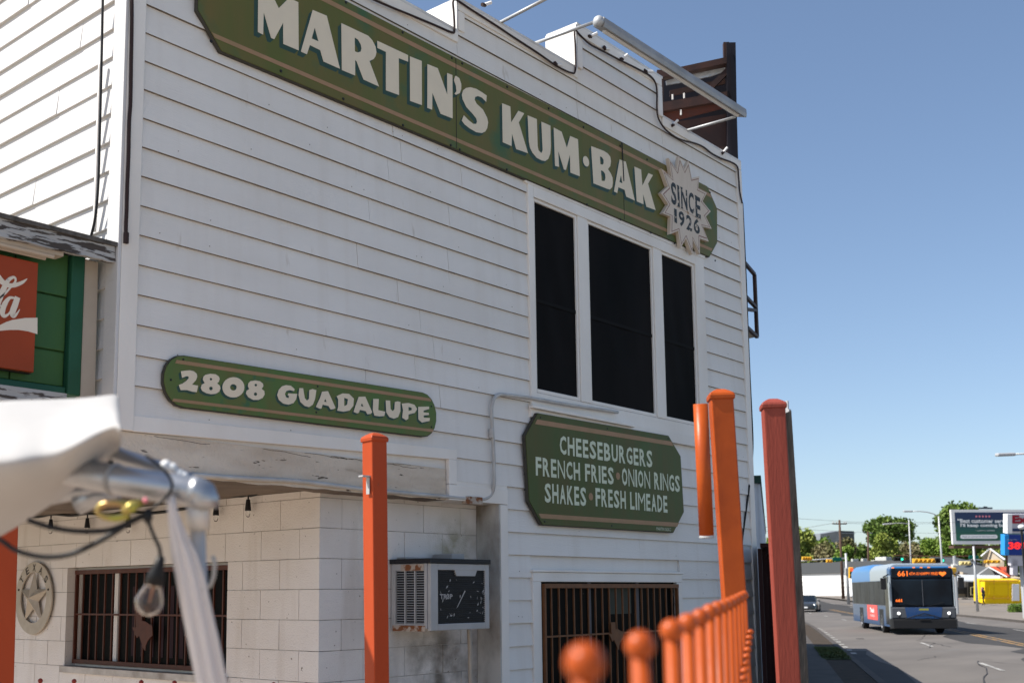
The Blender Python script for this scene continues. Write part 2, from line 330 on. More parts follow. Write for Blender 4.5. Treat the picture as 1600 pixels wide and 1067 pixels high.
M['cloth_k'] = mat('black_clothing', (.015,.015,.017), .8)
M['skin'] = mat('skin', (.35,.2,.13), .6)
M['bark'] = mat('tree_bark', (.09,.07,.055), .9)
M['corr'] = mat('white_corrugated_metal', (.62,.66,.72), .4)
M['corr_g'] = mat('dark_green_flashing', (.015,.05,.035), .5)
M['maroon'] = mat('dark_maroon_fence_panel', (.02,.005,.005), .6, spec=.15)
def leaf_mat(name, a, b):
    m = mat(name, a, .6, var=1, var_col=b, scale=.55, lo=.38, hi=.62); return m
M['leaf1'] = leaf_mat('mid_green_leaves', (.09,.16,.02), (.18,.26,.04))
M['leaf2'] = leaf_mat('dark_green_leaves', (.06,.11,.018), (.13,.19,.035))
M['leaf3'] = leaf_mat('lime_green_leaves', (.16,.21,.035), (.26,.29,.06))
M['leaf4'] = leaf_mat('brown_green_leaves', (.12,.12,.045), (.19,.16,.08))
M['hedge'] = leaf_mat('hedge_leaves', (.06,.12,.02), (.12,.2,.03))
MAIN_GLYPHS = [[[[4.285,5.572],[4.363,5.578],[4.454,5.464],[4.539,5.571],[4.618,5.572],[4.626,5.24],[4.496,5.236],[4.492,5.38],[4.421,5.24],[4.395,5.239],[4.332,5.388],[4.33,5.236],[4.288,5.238]]],[[[4.744,5.569],[4.869,5.577],[4.993,5.244],[4.844,5.242],[4.814,5.311],[4.722,5.313],[4.697,5.239],[4.645,5.239]],[[4.763,5.452],[4.798,5.367],[4.737,5.365]]],[[[5.003,5.577],[5.26,5.583],[5.299,5.565],[5.331,5.529],[5.34,5.491],[5.331,5.458],[5.312,5.43],[5.272,5.401],[5.366,5.246],[5.215,5.245],[5.149,5.353],[5.134,5.359],[5.135,5.246],[5.011,5.242]],[[5.129,5.521],[5.16,5.518],[5.187,5.493],[5.195,5.466],[5.187,5.44],[5.16,5.423],[5.131,5.42]]],[[[5.348,5.58],[5.662,5.588],[5.663,5.538],[5.565,5.53],[5.568,5.251],[5.435,5.242],[5.435,5.529],[5.35,5.527]]],[[[5.682,5.586],[5.808,5.596],[5.808,5.255],[5.683,5.246]]],[[[5.87,5.595],[5.983,5.603],[6.089,5.431],[6.089,5.603],[6.149,5.607],[6.148,5.262],[6.013,5.255],[5.923,5.39],[5.919,5.256],[5.867,5.253]]],[[[6.19,5.616],[6.229,5.61],[6.251,5.571],[6.25,5.532],[6.233,5.492],[6.188,5.463],[6.172,5.467],[6.194,5.494],[6.189,5.534],[6.167,5.573],[6.179,5.608]]],[[[6.555,5.581],[6.548,5.527],[6.495,5.545],[6.449,5.541],[6.414,5.522],[6.408,5.496],[6.431,5.473],[6.506,5.45],[6.557,5.4],[6.569,5.364],[6.556,5.313],[6.532,5.278],[6.491,5.253],[6.422,5.239],[6.342,5.246],[6.286,5.259],[6.253,5.279],[6.278,5.329],[6.332,5.308],[6.388,5.295],[6.423,5.306],[6.434,5.329],[6.423,5.353],[6.378,5.377],[6.31,5.405],[6.266,5.453],[6.257,5.488],[6.272,5.528],[6.307,5.559],[6.358,5.582],[6.427,5.593],[6.496,5.589]]],[[[6.747,5.582],[6.852,5.589],[6.86,5.457],[6.956,5.587],[7.033,5.59],[6.959,5.488],[6.986,5.439],[7.076,5.263],[6.921,5.252],[6.869,5.367],[6.861,5.259],[6.749,5.257]]],[[[7.08,5.588],[7.203,5.595],[7.208,5.364],[7.219,5.331],[7.259,5.317],[7.277,5.348],[7.266,5.593],[7.391,5.598],[7.393,5.419],[7.382,5.35],[7.351,5.293],[7.309,5.264],[7.263,5.256],[7.194,5.258],[7.138,5.285],[7.105,5.318],[7.09,5.371]]],[[[7.438,5.596],[7.55,5.594],[7.622,5.474],[7.675,5.595],[7.79,5.6],[7.806,5.271],[7.667,5.265],[7.666,5.427],[7.603,5.27],[7.575,5.266],[7.496,5.406],[7.503,5.269],[7.447,5.262]]],[[[7.99,5.599],[8.185,5.614],[8.247,5.61],[8.29,5.59],[8.3,5.549],[8.286,5.501],[8.247,5.461],[8.289,5.436],[8.319,5.401],[8.321,5.357],[8.309,5.31],[8.27,5.278],[8.226,5.273],[8.013,5.265]],[[8.124,5.545],[8.158,5.547],[8.181,5.529],[8.18,5.496],[8.161,5.477],[8.128,5.474]],[[8.134,5.418],[8.171,5.421],[8.201,5.404],[8.205,5.369],[8.192,5.336],[8.142,5.323]]],[[[8.443,5.609],[8.546,5.617],[8.681,5.283],[8.537,5.283],[8.514,5.34],[8.411,5.338],[8.389,5.277],[8.336,5.278]],[[8.458,5.465],[8.48,5.392],[8.43,5.393]]],[[[8.691,5.613],[8.805,5.616],[8.821,5.465],[8.934,5.618],[9.014,5.621],[8.921,5.511],[9.043,5.284],[8.882,5.276],[8.826,5.387],[8.831,5.286],[8.714,5.285]]]]
ADDR_GLYPHS = [[[[3.774,2.978],[3.798,2.985],[3.835,2.993],[3.863,2.991],[3.883,2.979],[3.887,2.962],[3.879,2.941],[3.852,2.911],[3.895,2.911],[3.886,2.871],[3.857,2.87],[3.82,2.875],[3.776,2.869],[3.762,2.897],[3.786,2.908],[3.813,2.928],[3.829,2.946],[3.827,2.956],[3.813,2.955],[3.783,2.941]]],[[[3.945,2.982],[3.979,2.993],[4.018,2.995],[4.04,2.985],[4.047,2.972],[4.041,2.953],[4.029,2.943],[4.049,2.931],[4.054,2.916],[4.045,2.894],[4.021,2.879],[3.987,2.872],[3.953,2.874],[3.924,2.884],[3.914,2.901],[3.92,2.92],[3.941,2.933],[3.927,2.951],[3.931,2.97]],[[3.993,2.963],[3.991,2.957],[3.984,2.954],[3.978,2.955],[3.976,2.96],[3.978,2.966],[3.984,2.969],[3.99,2.967]],[[3.999,2.908],[3.995,2.9],[3.986,2.895],[3.976,2.897],[3.972,2.905],[3.976,2.913],[3.985,2.918],[3.995,2.916]]],[[[4.23,2.945],[4.228,2.929],[4.22,2.913],[4.207,2.898],[4.19,2.886],[4.171,2.877],[4.15,2.873],[4.129,2.872],[4.109,2.876],[4.092,2.883],[4.079,2.894],[4.071,2.908],[4.068,2.924],[4.07,2.94],[4.078,2.956],[4.09,2.97],[4.107,2.982],[4.126,2.991],[4.147,2.996],[4.168,2.997],[4.188,2.994],[4.205,2.986],[4.219,2.975],[4.227,2.961]],[[4.173,2.938],[4.17,2.927],[4.161,2.919],[4.149,2.915],[4.136,2.916],[4.127,2.922],[4.123,2.931],[4.126,2.941],[4.135,2.95],[4.148,2.954],[4.16,2.953],[4.17,2.947]]],[[[4.275,2.989],[4.311,2.999],[4.348,2.999],[4.372,2.987],[4.375,2.971],[4.362,2.954],[4.383,2.942],[4.386,2.921],[4.371,2.898],[4.34,2.882],[4.298,2.877],[4.262,2.889],[4.243,2.909],[4.248,2.927],[4.268,2.94],[4.257,2.955],[4.26,2.974]],[[4.327,2.972],[4.324,2.966],[4.317,2.962],[4.31,2.964],[4.307,2.969],[4.309,2.976],[4.317,2.979],[4.324,2.978]],[[4.329,2.916],[4.325,2.908],[4.316,2.904],[4.306,2.906],[4.302,2.913],[4.306,2.921],[4.315,2.925],[4.325,2.923]]],[[[4.553,3.002],[4.593,3.004],[4.624,2.987],[4.622,2.973],[4.585,2.975],[4.558,2.965],[4.546,2.946],[4.555,2.926],[4.577,2.922],[4.581,2.937],[4.569,2.939],[4.574,2.953],[4.607,2.955],[4.647,2.959],[4.638,2.923],[4.617,2.896],[4.577,2.881],[4.534,2.883],[4.499,2.902],[4.485,2.931],[4.498,2.967],[4.523,2.991]]],[[[4.664,2.998],[4.695,3.001],[4.71,2.939],[4.728,2.926],[4.746,2.94],[4.747,2.996],[4.773,3.006],[4.807,3.004],[4.796,2.943],[4.778,2.906],[4.747,2.886],[4.711,2.889],[4.674,2.91],[4.658,2.953]]],[[[4.856,3.0],[4.907,3.01],[4.974,2.908],[4.96,2.899],[4.932,2.892],[4.913,2.913],[4.861,2.916],[4.852,2.89],[4.838,2.886],[4.804,2.895],[4.838,2.955]],[[4.884,2.957],[4.896,2.937],[4.873,2.937]]],[[[4.983,2.987],[5.036,3.012],[5.094,3.016],[5.138,2.989],[5.133,2.941],[5.099,2.905],[5.046,2.891],[4.989,2.892],[4.998,2.918],[4.997,2.968]],[[5.05,2.985],[5.084,2.979],[5.077,2.942],[5.051,2.928]]],[[[5.182,3.007],[5.242,3.017],[5.308,2.918],[5.293,2.905],[5.263,2.899],[5.248,2.918],[5.193,2.921],[5.183,2.9],[5.168,2.894],[5.136,2.901],[5.153,2.943]],[[5.211,2.969],[5.228,2.945],[5.201,2.948]]],[[[5.318,3.011],[5.37,3.016],[5.365,2.939],[5.432,2.936],[5.422,2.905],[5.375,2.897],[5.329,2.898],[5.314,2.933]]],[[[5.437,3.015],[5.479,3.018],[5.484,2.961],[5.505,2.948],[5.521,2.965],[5.526,3.015],[5.553,3.023],[5.58,3.021],[5.58,2.957],[5.558,2.913],[5.516,2.897],[5.474,2.903],[5.442,2.933]]],[[[5.594,3.012],[5.661,3.024],[5.721,3.019],[5.749,2.992],[5.726,2.962],[5.661,2.943],[5.659,2.913],[5.637,2.9],[5.598,2.913],[5.607,2.968]],[[5.661,2.997],[5.694,2.993],[5.694,2.978],[5.661,2.968]]],[[[5.76,3.009],[5.872,3.024],[5.874,3.007],[5.815,2.988],[5.815,2.976],[5.869,2.979],[5.872,2.964],[5.815,2.953],[5.817,2.938],[5.881,2.943],[5.877,2.921],[5.798,2.901],[5.762,2.92]]]]
STAR = [[9.251,5.851],[9.399,5.77],[9.453,5.928],[9.551,5.819],[9.633,5.932],[9.687,5.771],[9.844,5.833],[9.808,5.696],[9.983,5.697],[9.888,5.584],[10.049,5.519],[9.944,5.439],[10.057,5.339],[9.873,5.318],[9.983,5.189],[9.807,5.179],[9.795,5.015],[9.669,5.131],[9.645,4.979],[9.531,5.114],[9.427,4.998],[9.389,5.157],[9.237,5.088],[9.254,5.266],[9.108,5.261],[9.217,5.378],[9.088,5.455],[9.22,5.557],[9.112,5.704],[9.297,5.664]]
# ================================================================== GROUND, ROAD, SIDEWALK
def sheet(name, mt, ts, ss, zo, kind='structure', follow=True, label=None):
    mb = MB()
    vs = []; 
    for s in ss:
        for t in ts(s) if callable(ts) else ts:
            vs.append(st(s, t + (bend(s) if follow else 0), zo))
    nt_ = len(ts(ss[0]) if callable(ts) else ts)
    fs = [(i*nt_+j, i*nt_+j+1, (i+1)*nt_+j+1, (i+1)*nt_+j) for i in range(len(ss)-1) for j in range(nt_-1)]
    mb.add(vs, fs); o = mb.build(name, mt); tag(o, kind=kind)
    if label: o['label'] = label
    return o
SS = [-60, -20, 0, 10, 20, 30, 40, 50] + list(range(55, 175, 5)) + [200, 260, 400, 700, 1200, 2600]
sheet('ground', M['ground'], [-1500, -600, -250, -100, -60, -30, -15, -8, 0, 6, 20, 60, 120, 300, 800, 1500], SS, -0.22, follow=False)
RS = [-60, -20, 0, 10, 20, 30, 40, 50] + list(range(55, 175, 5)) + [200, 260]
sheet('road', M['road'], [-13.9, -10, -6, -2.0], RS, -0.15)
def ragged(s):
    a = -6.9 + .55*math.sin(s*.43) + .35*math.sin(s*1.17+1); b = -11.2 + .3*math.sin(s*.3)
    return [b, (a+b)/2, a]
sheet('dark_asphalt_patch', M['asphalt'], ragged, [24, 26, 28, 30, 32, 34, 36, 38, 40, 42, 44, 47, 50] + list(range(53, 165, 4)), -0.146)
sheet('road_edge_asphalt', M['asphalt'], lambda s: [-2.75-.2*math.sin(s*.5), -2.02], [-20, 0, 10, 15, 20, 25, 30, 33, 36, 38], -0.1455)  # dark strip painting the building's cast shadow along the road edge
for t0, t1, segs, mt, nm in ((-8.02, -7.90, [(30, 112)], 'yellow_line', 'yellow_line'), (-8.32, -8.20, [(30, 112)], 'yellow_line', 'yellow_line'),
                             (-5.12, -5.0, [(x, x+3) for x in range(17, 150, 12)], 'white_line', 'lane_dash'), (-11.0, -10.88, [(x, x+3) for x in range(20, 150, 12)], 'white_line', 'lane_dash')):
    for a, b in segs:
        n = max(2, int((b-a)/4)+1); o = sheet(nm, M[mt], [t0, t1], [a+(b-a)*i/(n-1) for i in range(n)], -0.140)
for i, s in enumerate(range(36, 62, 2)):
    sheet('gutter_dash', M['white_line'], [-2.36, -2.2], [s, s+.8], -0.1405)
# cracks sealed with tar
def crack(pts, w=.014):
    mb = MB(); P = []
    for i in range(len(pts)-1):
        (s0, t0), (s1, t1) = pts[i], pts[i+1]
        for k in range(6):
            f = k/6; P.append((s0+(s1-s0)*f+random.uniform(-.12, .12), t0+(t1-t0)*f+random.uniform(-.08, .08)))
    P.append(pts[-1]); vs = []
    for s, t in P:
        ww = w*random.uniform(.5, 1.3); vs += [st(s, t-ww, -0.1385), st(s, t+ww, -0.1385)]
    mb.add(vs, [(2*i, 2*i+1, 2*i+3, 2*i+2) for i in range(len(P)-1)]); tag(mb.build('tar_crack', M['tar']), kind='structure')
crack([(33, -3.6), (35, -4.4), (33.5, -5.6)]); crack([(22, -3.4), (27, -4.4), (33, -5.2), (30, -6.6)], .018); crack([(38, -3.2), (40, -4.8), (44, -5.5), (43, -6.6)]); crack([(41, -5.6), (46, -5.2), (52, -6.2)]); crack([(19, -3.3), (24, -6)], .016); crack([(58, -3), (60, -5)])
# manhole-like dark spot on the road
mb = MB(); mb.lathe([(0, .004), (.16, .004), (.17, 0)], st(47.5, -3.25, -0.142)); tag(mb.build('manhole_cover', M['tar']), kind='structure')
# kerbs, sidewalk, verge (z up to 0)
def strip(name, mt, t0, t1, z0, z1, s0, s1, step=5, kind='structure', gap=0):
    n = max(1, int(round((s1-s0)/step))); out = []
    for i in range(n):
        a = s0+(s1-s0)*i/n; b = s0+(s1-s0)*(i+1)/n-gap
        A = [st(a, t0+bend(a)), st(b, t0+bend(b)), st(b, t1+bend(b)), st(a, t1+bend(a))]
        mb = MB(); mb.hexa([(p.x, p.y, p.z+z0) for p in A]+[(p.x, p.y, p.z+z1) for p in A]); out.append(tag(mb.build(name, mt), kind=kind))
    return out
strip('kerb', M['concrete'], -2.0, -1.85, -.3, 0.0, 2, 122, 3.0, gap=.012)
strip('verge', M['dirt'], -1.844, -1.235, -.3, -0.012, 2, 62, 20)
strip('sidewalk', M['concrete'], -1.23, .6, -.3, 0.002, 3.6, 66, 1.52, gap=.014)
strip('sidewalk', M['concrete'], -1.843, .6, -.3, 0.0, 66.01, 122, 8, gap=.014)
mb = MB(); p = [st(-6, -1.83, -.012), st(3.58, -1.83, -.012), st(3.58, 3, -.012)]
mb = MB(); mb.add([(-9, -9, .0), (0.3, -9, .0), (6.2, -2.6, .0), (6.2, 9, .0), (-9, 9, .0)], [(0, 1, 2, 3, 4)]); tag(mb.build('patio', M['patio']), kind='structure')
sheet('parking_lot', M['lot'], [.7, 8, 30], [-70, -20, 3.4], -0.02, follow=False)  # pale sheets added out of view to bounce sunlight onto the facade
sheet('parking_lot', M['lot'], [-60, -20, -2.0], [-70, -20, 1.8], -0.12, follow=False)
mb = MB(); mb.add([(6.2, -2.6, -.004), (13, .0, -.004), (13, 9, -.004), (6.2, 9, -.004)], [(0, 1, 2, 3)]); tag(mb.build('side_yard', M['asphalt']), kind='structure')  # dark ground added to keep the lower right facade dark
# far side: kerb, wide pale forecourt
strip('kerb', M['concrete'], -14.1, -13.9, -.3, -.02, 20, 122, 6, gap=.02)
sheet('far_pavement', M['forecourt'], [-60, -40, -25, -14.11], RS[3:], -0.025)
def grass_patch(name, s0, s1, t0, t1, n, hh, mt, z=0.0):
    mb = MB(); vs = []; fs = []
    for i in range(n):
        s = random.uniform(s0, s1); t = random.uniform(t0, t1)
        e = 1-abs((s-(s0+s1)/2)/((s1-s0)/2))**3
        c = st(s, t, z); h = hh*random.uniform(.5, 1.2)*e; a = random.uniform(0, 6.28); w = .02+.02*random.random()
        dx, dy = math.cos(a)*w, math.sin(a)*w; k = len(vs); l = random.uniform(-.5, .5)*h
        vs += [(c.x-dx, c.y-dy, c.z), (c.x+dx, c.y+dy, c.z), (c.x+dy*3+l, c.y-dx*3+l*.6, c.z+h)]; fs.append((k, k+1, k+2))
    mb.add(vs, fs); return tag(mb.build(name, mt), 'tufts of green grass on the kerbside verge', 'grass', kind='stuff')
grass_patch('grass', 30.5, 37.5, -1.84, -1.2, 5200, .06, M['grass'])

# ================================================================== THE RESTAURANT BUILDING
BX0, BX1 = 3.38, 10.88
bld = thing('restaurant_building', 'white two-storey clapboard building with a stepped parapet and painted block ground floor', 'building', (BX0, 0, 0))
D30 = Vector((math.cos(rad(29)), math.sin(rad(29)), 0))
def wallbox(x0, x1, y0, y1, z0, z1, nm='wall_core', mt='mortar'):
    mb = MB(); mb.box(x0, x1, y0, y1, z0, z1); return mb.build(nm, M[mt], bld)
# upper storey core with its street side running off along the street
far = Vector((BX1, 0, 0)) + D30*9.0
mb = MB()
foot = [(BX0+.02, .002), (BX1-.02, .002), (far.x, far.y), (far.x-5.2, 12), (BX0+.02, 12)]
mb.add([(x, y, 2.415) for x, y in foot]+[(x, y, 6.0) for x, y in foot], [tuple(range(4, -1, -1)), tuple(range(5, 10))]+[(i, (i+1) % 5, (i+1) % 5+5, i+5) for i in range(5)])
mb.build('upper_wall', M['siding'], bld)
mb = MB(); foot2 = [(6.70, .002), (BX1-.02, .002), (far.x, far.y), (far.x-5.2, 12), (6.70, 12)]
mb.add([(x, y, 0) for x, y in foot2]+[(x, y, 2.412) for x, y in foot2], [tuple(range(4, -1, -1)), tuple(range(5, 10))]+[(i, (i+1) % 5, (i+1) % 5+5, i+5) for i in range(5)])
mb.build('lower_wall', M['siding'], bld)
# stepped parapet: x0, x1, top
STEPS = [(BX0, 6.25, 6.00), (6.25, 7.85, 6.27), (7.85, 9.275, 6.69), (9.275, BX1, 6.29)]
for a, b, z in STEPS:
    mb = MB(); mb.box(a+.001, b-.001, .004, .29, 5.9, z); mb.build('parapet', M['flash'], bld)
    mb = MB(); mb.box(a-.0, b+.0 if z < 6.6 else b+.02, -.038, .30, z+.001, z+.022); mb.build('parapet_cap', M['flash'], bld)
    mb = MB(); mb.box(a+(.0 if z < 6.1 else .002), b-.002, -.040, -.0, z-.085, z); mb.build('parapet_trim', M['trim'], bld, bevel=.004)
for x, z0, z1 in ((6.25, 6.0, 6.27), (7.85, 6.27, 6.69)):
    mb = MB(); mb.box(x-.016, x, -.036, .30, z0+.024, z1); mb.build('parapet_return', M['flash'], bld)
for x, z0, z1 in ((6.25, 6.023, 6.18), (7.85, 6.294, 6.60), (9.275-.075, 6.29, 6.60)):
    mb = MB(); mb.box(x+.003, x+.075, -.041, -.0, z0, z1); mb.build('parapet_trim', M['trim'], bld, bevel=.004)
# corner boards
for x0, x1, y0, y1, z0, z1 in ((BX0, 3.493, -.04, .0, 2.605, 5.9), (BX1-.10, BX1, -.04, .0, 0, 6.2)):
    mb = MB(); mb.box(x0, x1, y0, y1, z0, z1); mb.build('corner_board', M['trim'], bld, bevel=.006)
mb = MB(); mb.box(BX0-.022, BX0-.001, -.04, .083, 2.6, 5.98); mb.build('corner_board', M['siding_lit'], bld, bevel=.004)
# lap siding: board after board
E0, ZB = .1735, 2.69
def lap(x0, x1, z0, z1, y=0.0, mt='siding', jit=0.0):
    mb = MB(); a = .030+jit; q = (z1-z0)/(E0+.012); tpy = a-(a-.012)*q
    mb.add([(x0, -a, z0), (x1, -a, z0), (x1, .001, z0), (x0, .001, z0), (x0, -tpy, z1), (x1, -tpy, z1), (x1, .001, z1), (x0, .001, z1)],
           [(0,3,2,1),(4,5,6,7),(0,1,5,4),(1,2,6,5),(2,3,7,6),(3,0,4,7)])
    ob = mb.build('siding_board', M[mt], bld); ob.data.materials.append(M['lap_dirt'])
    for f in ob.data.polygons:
        if f.normal.z < -.9: f.material_index = 1  # shade under the lap put in as colour
    return ob
def split(x0, x1):                                  # butt joints at random
    out = []; x = x0
    while x1-x > 2.6 or (x1-x > 1.4 and random.random() < .4):
        L = random.uniform(.35*(x1-x), .75*(x1-x)); out.append((x, x+L-.0035)); x += L
    out.append((x, x1)); return out
for k in range(-16, 24):
    z0 = ZB+E0*k; z1 = z0+E0+.012
    if z0 < 2.5 and True:
        spans = [(6.792, BX1-.10)]
    elif z0 < 2.62: spans = [(6.205, BX1-.10)]
    else: spans = [(3.493, BX1-.10)]
    if z0 < 2.36: zlim = None
    # openings
    holes = []
    if z1 > 3.16 and z0 < 5.02: holes.append((7.10, 9.975))
    if z0 < 1.86: holes.append((7.085, 9.35))
    for hx0, hx1 in holes:
        ns = []
        for a, b in spans:
            if b <= hx0 or a >= hx1: ns.append((a, b)); continue
            if a < hx0: ns.append((a, hx0))
            if b > hx1: ns.append((hx1, b))
        spans = ns
    for a, b in spans:
        if z1 > 5.92:                                # follow the parapet steps
            for c, d, zt in STEPS:
                lo_, hi_ = max(a, c), min(b, d)
                if hi_ > lo_ and z0 < zt-.04: lap(lo_+.002, hi_-.002, z0, min(z1, zt-.01), jit=random.uniform(-.002, .002))
        else:
            for c, d in split(a, b): lap(c, d, z0, z1 if z0 > 0.05 else z1, jit=random.uniform(-.002, .003))
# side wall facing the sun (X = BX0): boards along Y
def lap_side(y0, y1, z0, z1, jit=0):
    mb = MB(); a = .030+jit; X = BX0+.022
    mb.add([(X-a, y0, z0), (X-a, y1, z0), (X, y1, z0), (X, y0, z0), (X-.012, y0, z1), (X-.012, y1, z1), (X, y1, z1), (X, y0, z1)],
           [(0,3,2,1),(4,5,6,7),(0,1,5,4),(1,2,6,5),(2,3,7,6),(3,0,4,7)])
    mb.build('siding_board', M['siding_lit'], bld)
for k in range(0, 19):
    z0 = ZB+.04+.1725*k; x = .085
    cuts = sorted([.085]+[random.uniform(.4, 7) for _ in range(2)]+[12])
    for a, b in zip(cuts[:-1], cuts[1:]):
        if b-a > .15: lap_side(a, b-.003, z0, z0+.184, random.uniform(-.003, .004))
mb = MB(); rn = random.Random(3)
for k in range(-8, 19):
    for q in range(4):
        z = ZB+E0*k+rn.uniform(.03, .05); x = rn.uniform(3.55, 10.7)
        if z < 2.7 and x < 6.9: continue
        if 7.0 < x < 10.05 and 3.1 < z < 5.1: continue
        mb.lathe([(0, .0025), (.003, .002), (.0035, 0)], (x, -.0275, z), (0,-1,0), 6)
tag(mb.build('nail_head', M['lap_dirt'], bld), kind='stuff')
# header board under the siding, board round the concrete beam
mb = MB(); A = [(3.493, 2.604), (6.205, 2.672), (6.205, 2.748), (3.493, 2.694)]
mb.poly([A], (0, -.034, 0), (1,0,0), (0,0,1), (0, .034, 0)); mb.build('header_board', M['trim'], bld, bevel=.003)
mb = MB(); mb.box(6.115, 6.203, -.036, 0, 2.49, 2.67); mb.build('trim_board', M['trim'], bld, bevel=.003)
mb = MB(); mb.box(6.115, 6.79, -.037, .195, 2.375, 2.488); mb.build('trim_board', M['trim'], bld, bevel=.003)
mb = MB(); mb.box(6.206, 6.79, -.03, 0, 2.4885, 2.52); mb.build('trim_board', M['trim'], bld)
# concrete beam over the recess and its cracks
mb = MB(); xs = [3.40+.09*i for i in range(31)]
top = [(x, 2.60+.0*random.random()) for x in xs]; bot = [(x, 2.372+random.uniform(-.004, .006)) for x in reversed(xs)]
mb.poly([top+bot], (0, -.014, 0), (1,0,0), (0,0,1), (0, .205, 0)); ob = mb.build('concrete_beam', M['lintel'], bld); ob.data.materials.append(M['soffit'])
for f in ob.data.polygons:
    if f.normal.z < -.7: f.material_index = 1  # underside coloured dark to stand in for shade
for k in range(7):
    x = 3.45+random.random()*2.3; z = 2.594; mb = MB(); pts = []
    for i in range(9): pts.append((x, -.0145, z)); x += random.uniform(.03, .06); z = min(2.598, max(2.57, z+random.uniform(-.008, .007)))
    mb.tube(pts, .0016, 4); mb.build('beam_crack', M['plaque_d'], bld)
# porch ceiling
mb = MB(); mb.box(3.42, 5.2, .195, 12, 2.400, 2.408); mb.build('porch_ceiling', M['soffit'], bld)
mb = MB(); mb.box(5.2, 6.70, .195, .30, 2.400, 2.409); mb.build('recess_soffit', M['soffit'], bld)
# block walls of the ground floor recess
BH, BW, J = .2032, .4064, .005
bme = None
def block_obj(o, u, n, w, h):
    """a block with its outer face at o, along u, outward normal n; shared meshes per size and direction"""
    global BM
    key = (round(w, 2), round(h, 2), round(u[0]), round(u[1]))
    if key not in BM:
        mb = MB(); U = Vector(u)*w; N = Vector(n)*(-.1); Z = Vector((0,0,h)); z = Vector((0,0,0))
        mb.hexa([z, z+U, z+U+N, z+N, z+Z, z+U+Z, z+U+N+Z, z+N+Z]); ob = mb.build('block', M['block'], None); BM[key] = ob.data; ob.location = Vector(o)-bld.location; ob.parent = bld; return
    ob = bpy.data.objects.new('block', BM[key]); C.objects.link(ob); ob.parent = bld; ob.location = Vector(o)-bld.location
BM = {}
XW, YW = 5.08, .20
P0 = on(500, 920, 0, XW); ZR = P0.z
zs = [ZR+BH*k for k in range(-9, 4)]
win_tl = on(106, 882, 0, XW); win_br = on(352, 1062, 0, XW)
WY0, WY1 = win_br.y, win_tl.y; WZ0, WZ1 = zs[0]+0, 0
WZ1 = on(350, 878, 0, XW).z; WZ0 = on(350, 1064, 0, XW).z
kz = min(range(len(zs)), key=lambda i: abs(zs[i]-WZ1)); WZ1 = zs[kz]
kb = min(range(len(zs)), key=lambda i: abs(zs[i]-WZ0)); WZ0 = zs[kb]
print('window Texas wall', WY0, WY1, WZ0, WZ1, 'rows', len(zs))
for r, z in enumerate(zs):
    z1 = min(z+BH, 2.400)
    if z1-z < .03: continue
    zz0 = max(z, 0.0)
    if z1-zz0 < .03: continue
    # side wall, running away along +Y
    y = YW - (0 if r % 2 else BW/2)
    while y < 8.2:
        a, b = max(y, YW), y+BW
        segs = [(a, b)]
        if z >= WZ0-.01 and z < WZ1-.01:
            segs = []
            if a < WY0: segs.append((a, min(b, WY0)))
            if b > WY1: segs.append((max(a, WY1), b))
        for c, d in segs:
            if d-c > .03: block_obj((XW+random.uniform(-.0015, .0015), d-J, zz0+J/2), (0,-1,0), (-1,0,0), d-c-J, z1-zz0-J)
        y += BW
    # front of the recess, running along +X
    x = XW - (BW/2 if r % 2 else 0) + .0
    while x < 6.70:
        a, b = max(x, XW+.002), min(x+BW, 6.70)
        if b-a > .04: block_obj((a, YW+random.uniform(-.0015, .0015), zz0+J/2), (1,0,0), (0,-1,0), b-a-J, z1-zz0-J)
        x += BW
mb = MB(); mb.box(XW+.006, XW+.2, YW+.006, WY0-.001, 0, 2.399); mb.box(XW+.006, XW+.2, WY1+.001, 8.6, 0, 2.399)
mb.box(XW+.006, XW+.2, WY0, WY1, 0, WZ0-.002); mb.box(XW+.006, XW+.2, WY0, WY1, WZ1+.002, 2.399)
mb.box(XW+.21, 6.698, YW+.006, YW+.1, 0, 2.399); mb.build('mortar', M['mortar'], bld)
# return board beside the recess and front board
mb = MB(); mb.box(6.685, 6.70, -.032, .196, 0, 2.373); mb.build('return_board', M['grime'], bld)
mb = MB(); mb.box(6.7005, 6.788, -.036, 0, 0, 2.372); mb.build('corner_board', M['trim'], bld, bevel=.004)
# --- upper window, three screened sashes
uw = []
for a, b, c, d in ((7.10, 7.172, 3.19, 5.02), (9.80, 9.975, 3.19, 5.02)):
    mb = MB(); mb.box(a, b, -.042, 0, c, d); mb.build('window_casing', M['trim'], bld, bevel=.004)
mb = MB(); mb.box(7.06, 10.0, -.046, 0, 5.0205, 5.10); mb.build('window_casing', M['trim'], bld, bevel=.004)
mb = MB(); mb.box(7.172, 9.80, -.043, 0, 4.925, 5.02); mb.build('window_casing', M['trim'], bld, bevel=.004)
mb = MB(); mb.box(7.09, 9.985, -.045, 0, 3.09, 3.189); mb.build('window_casing', M['trim'], bld, bevel=.004)
mb = MB(); mb.box(7.172, 9.80, -.030, 0, 3.19, 3.30); mb.build('window_casing', M['trim'], bld, bevel=.004)
mb = MB(); mb.box(7.06, 8.55, -.085, -.046, 3.155, 3.180); mb.build('window_sill', M['trim'], bld, bevel=.004)
for a, b in ((7.80, 7.945), (9.02, 9.165)):
    mb = MB(); mb.box(a, b, -.036, 0, 3.302, 4.925); mb.build('window_mullion', M['trim'], bld, bevel=.004)
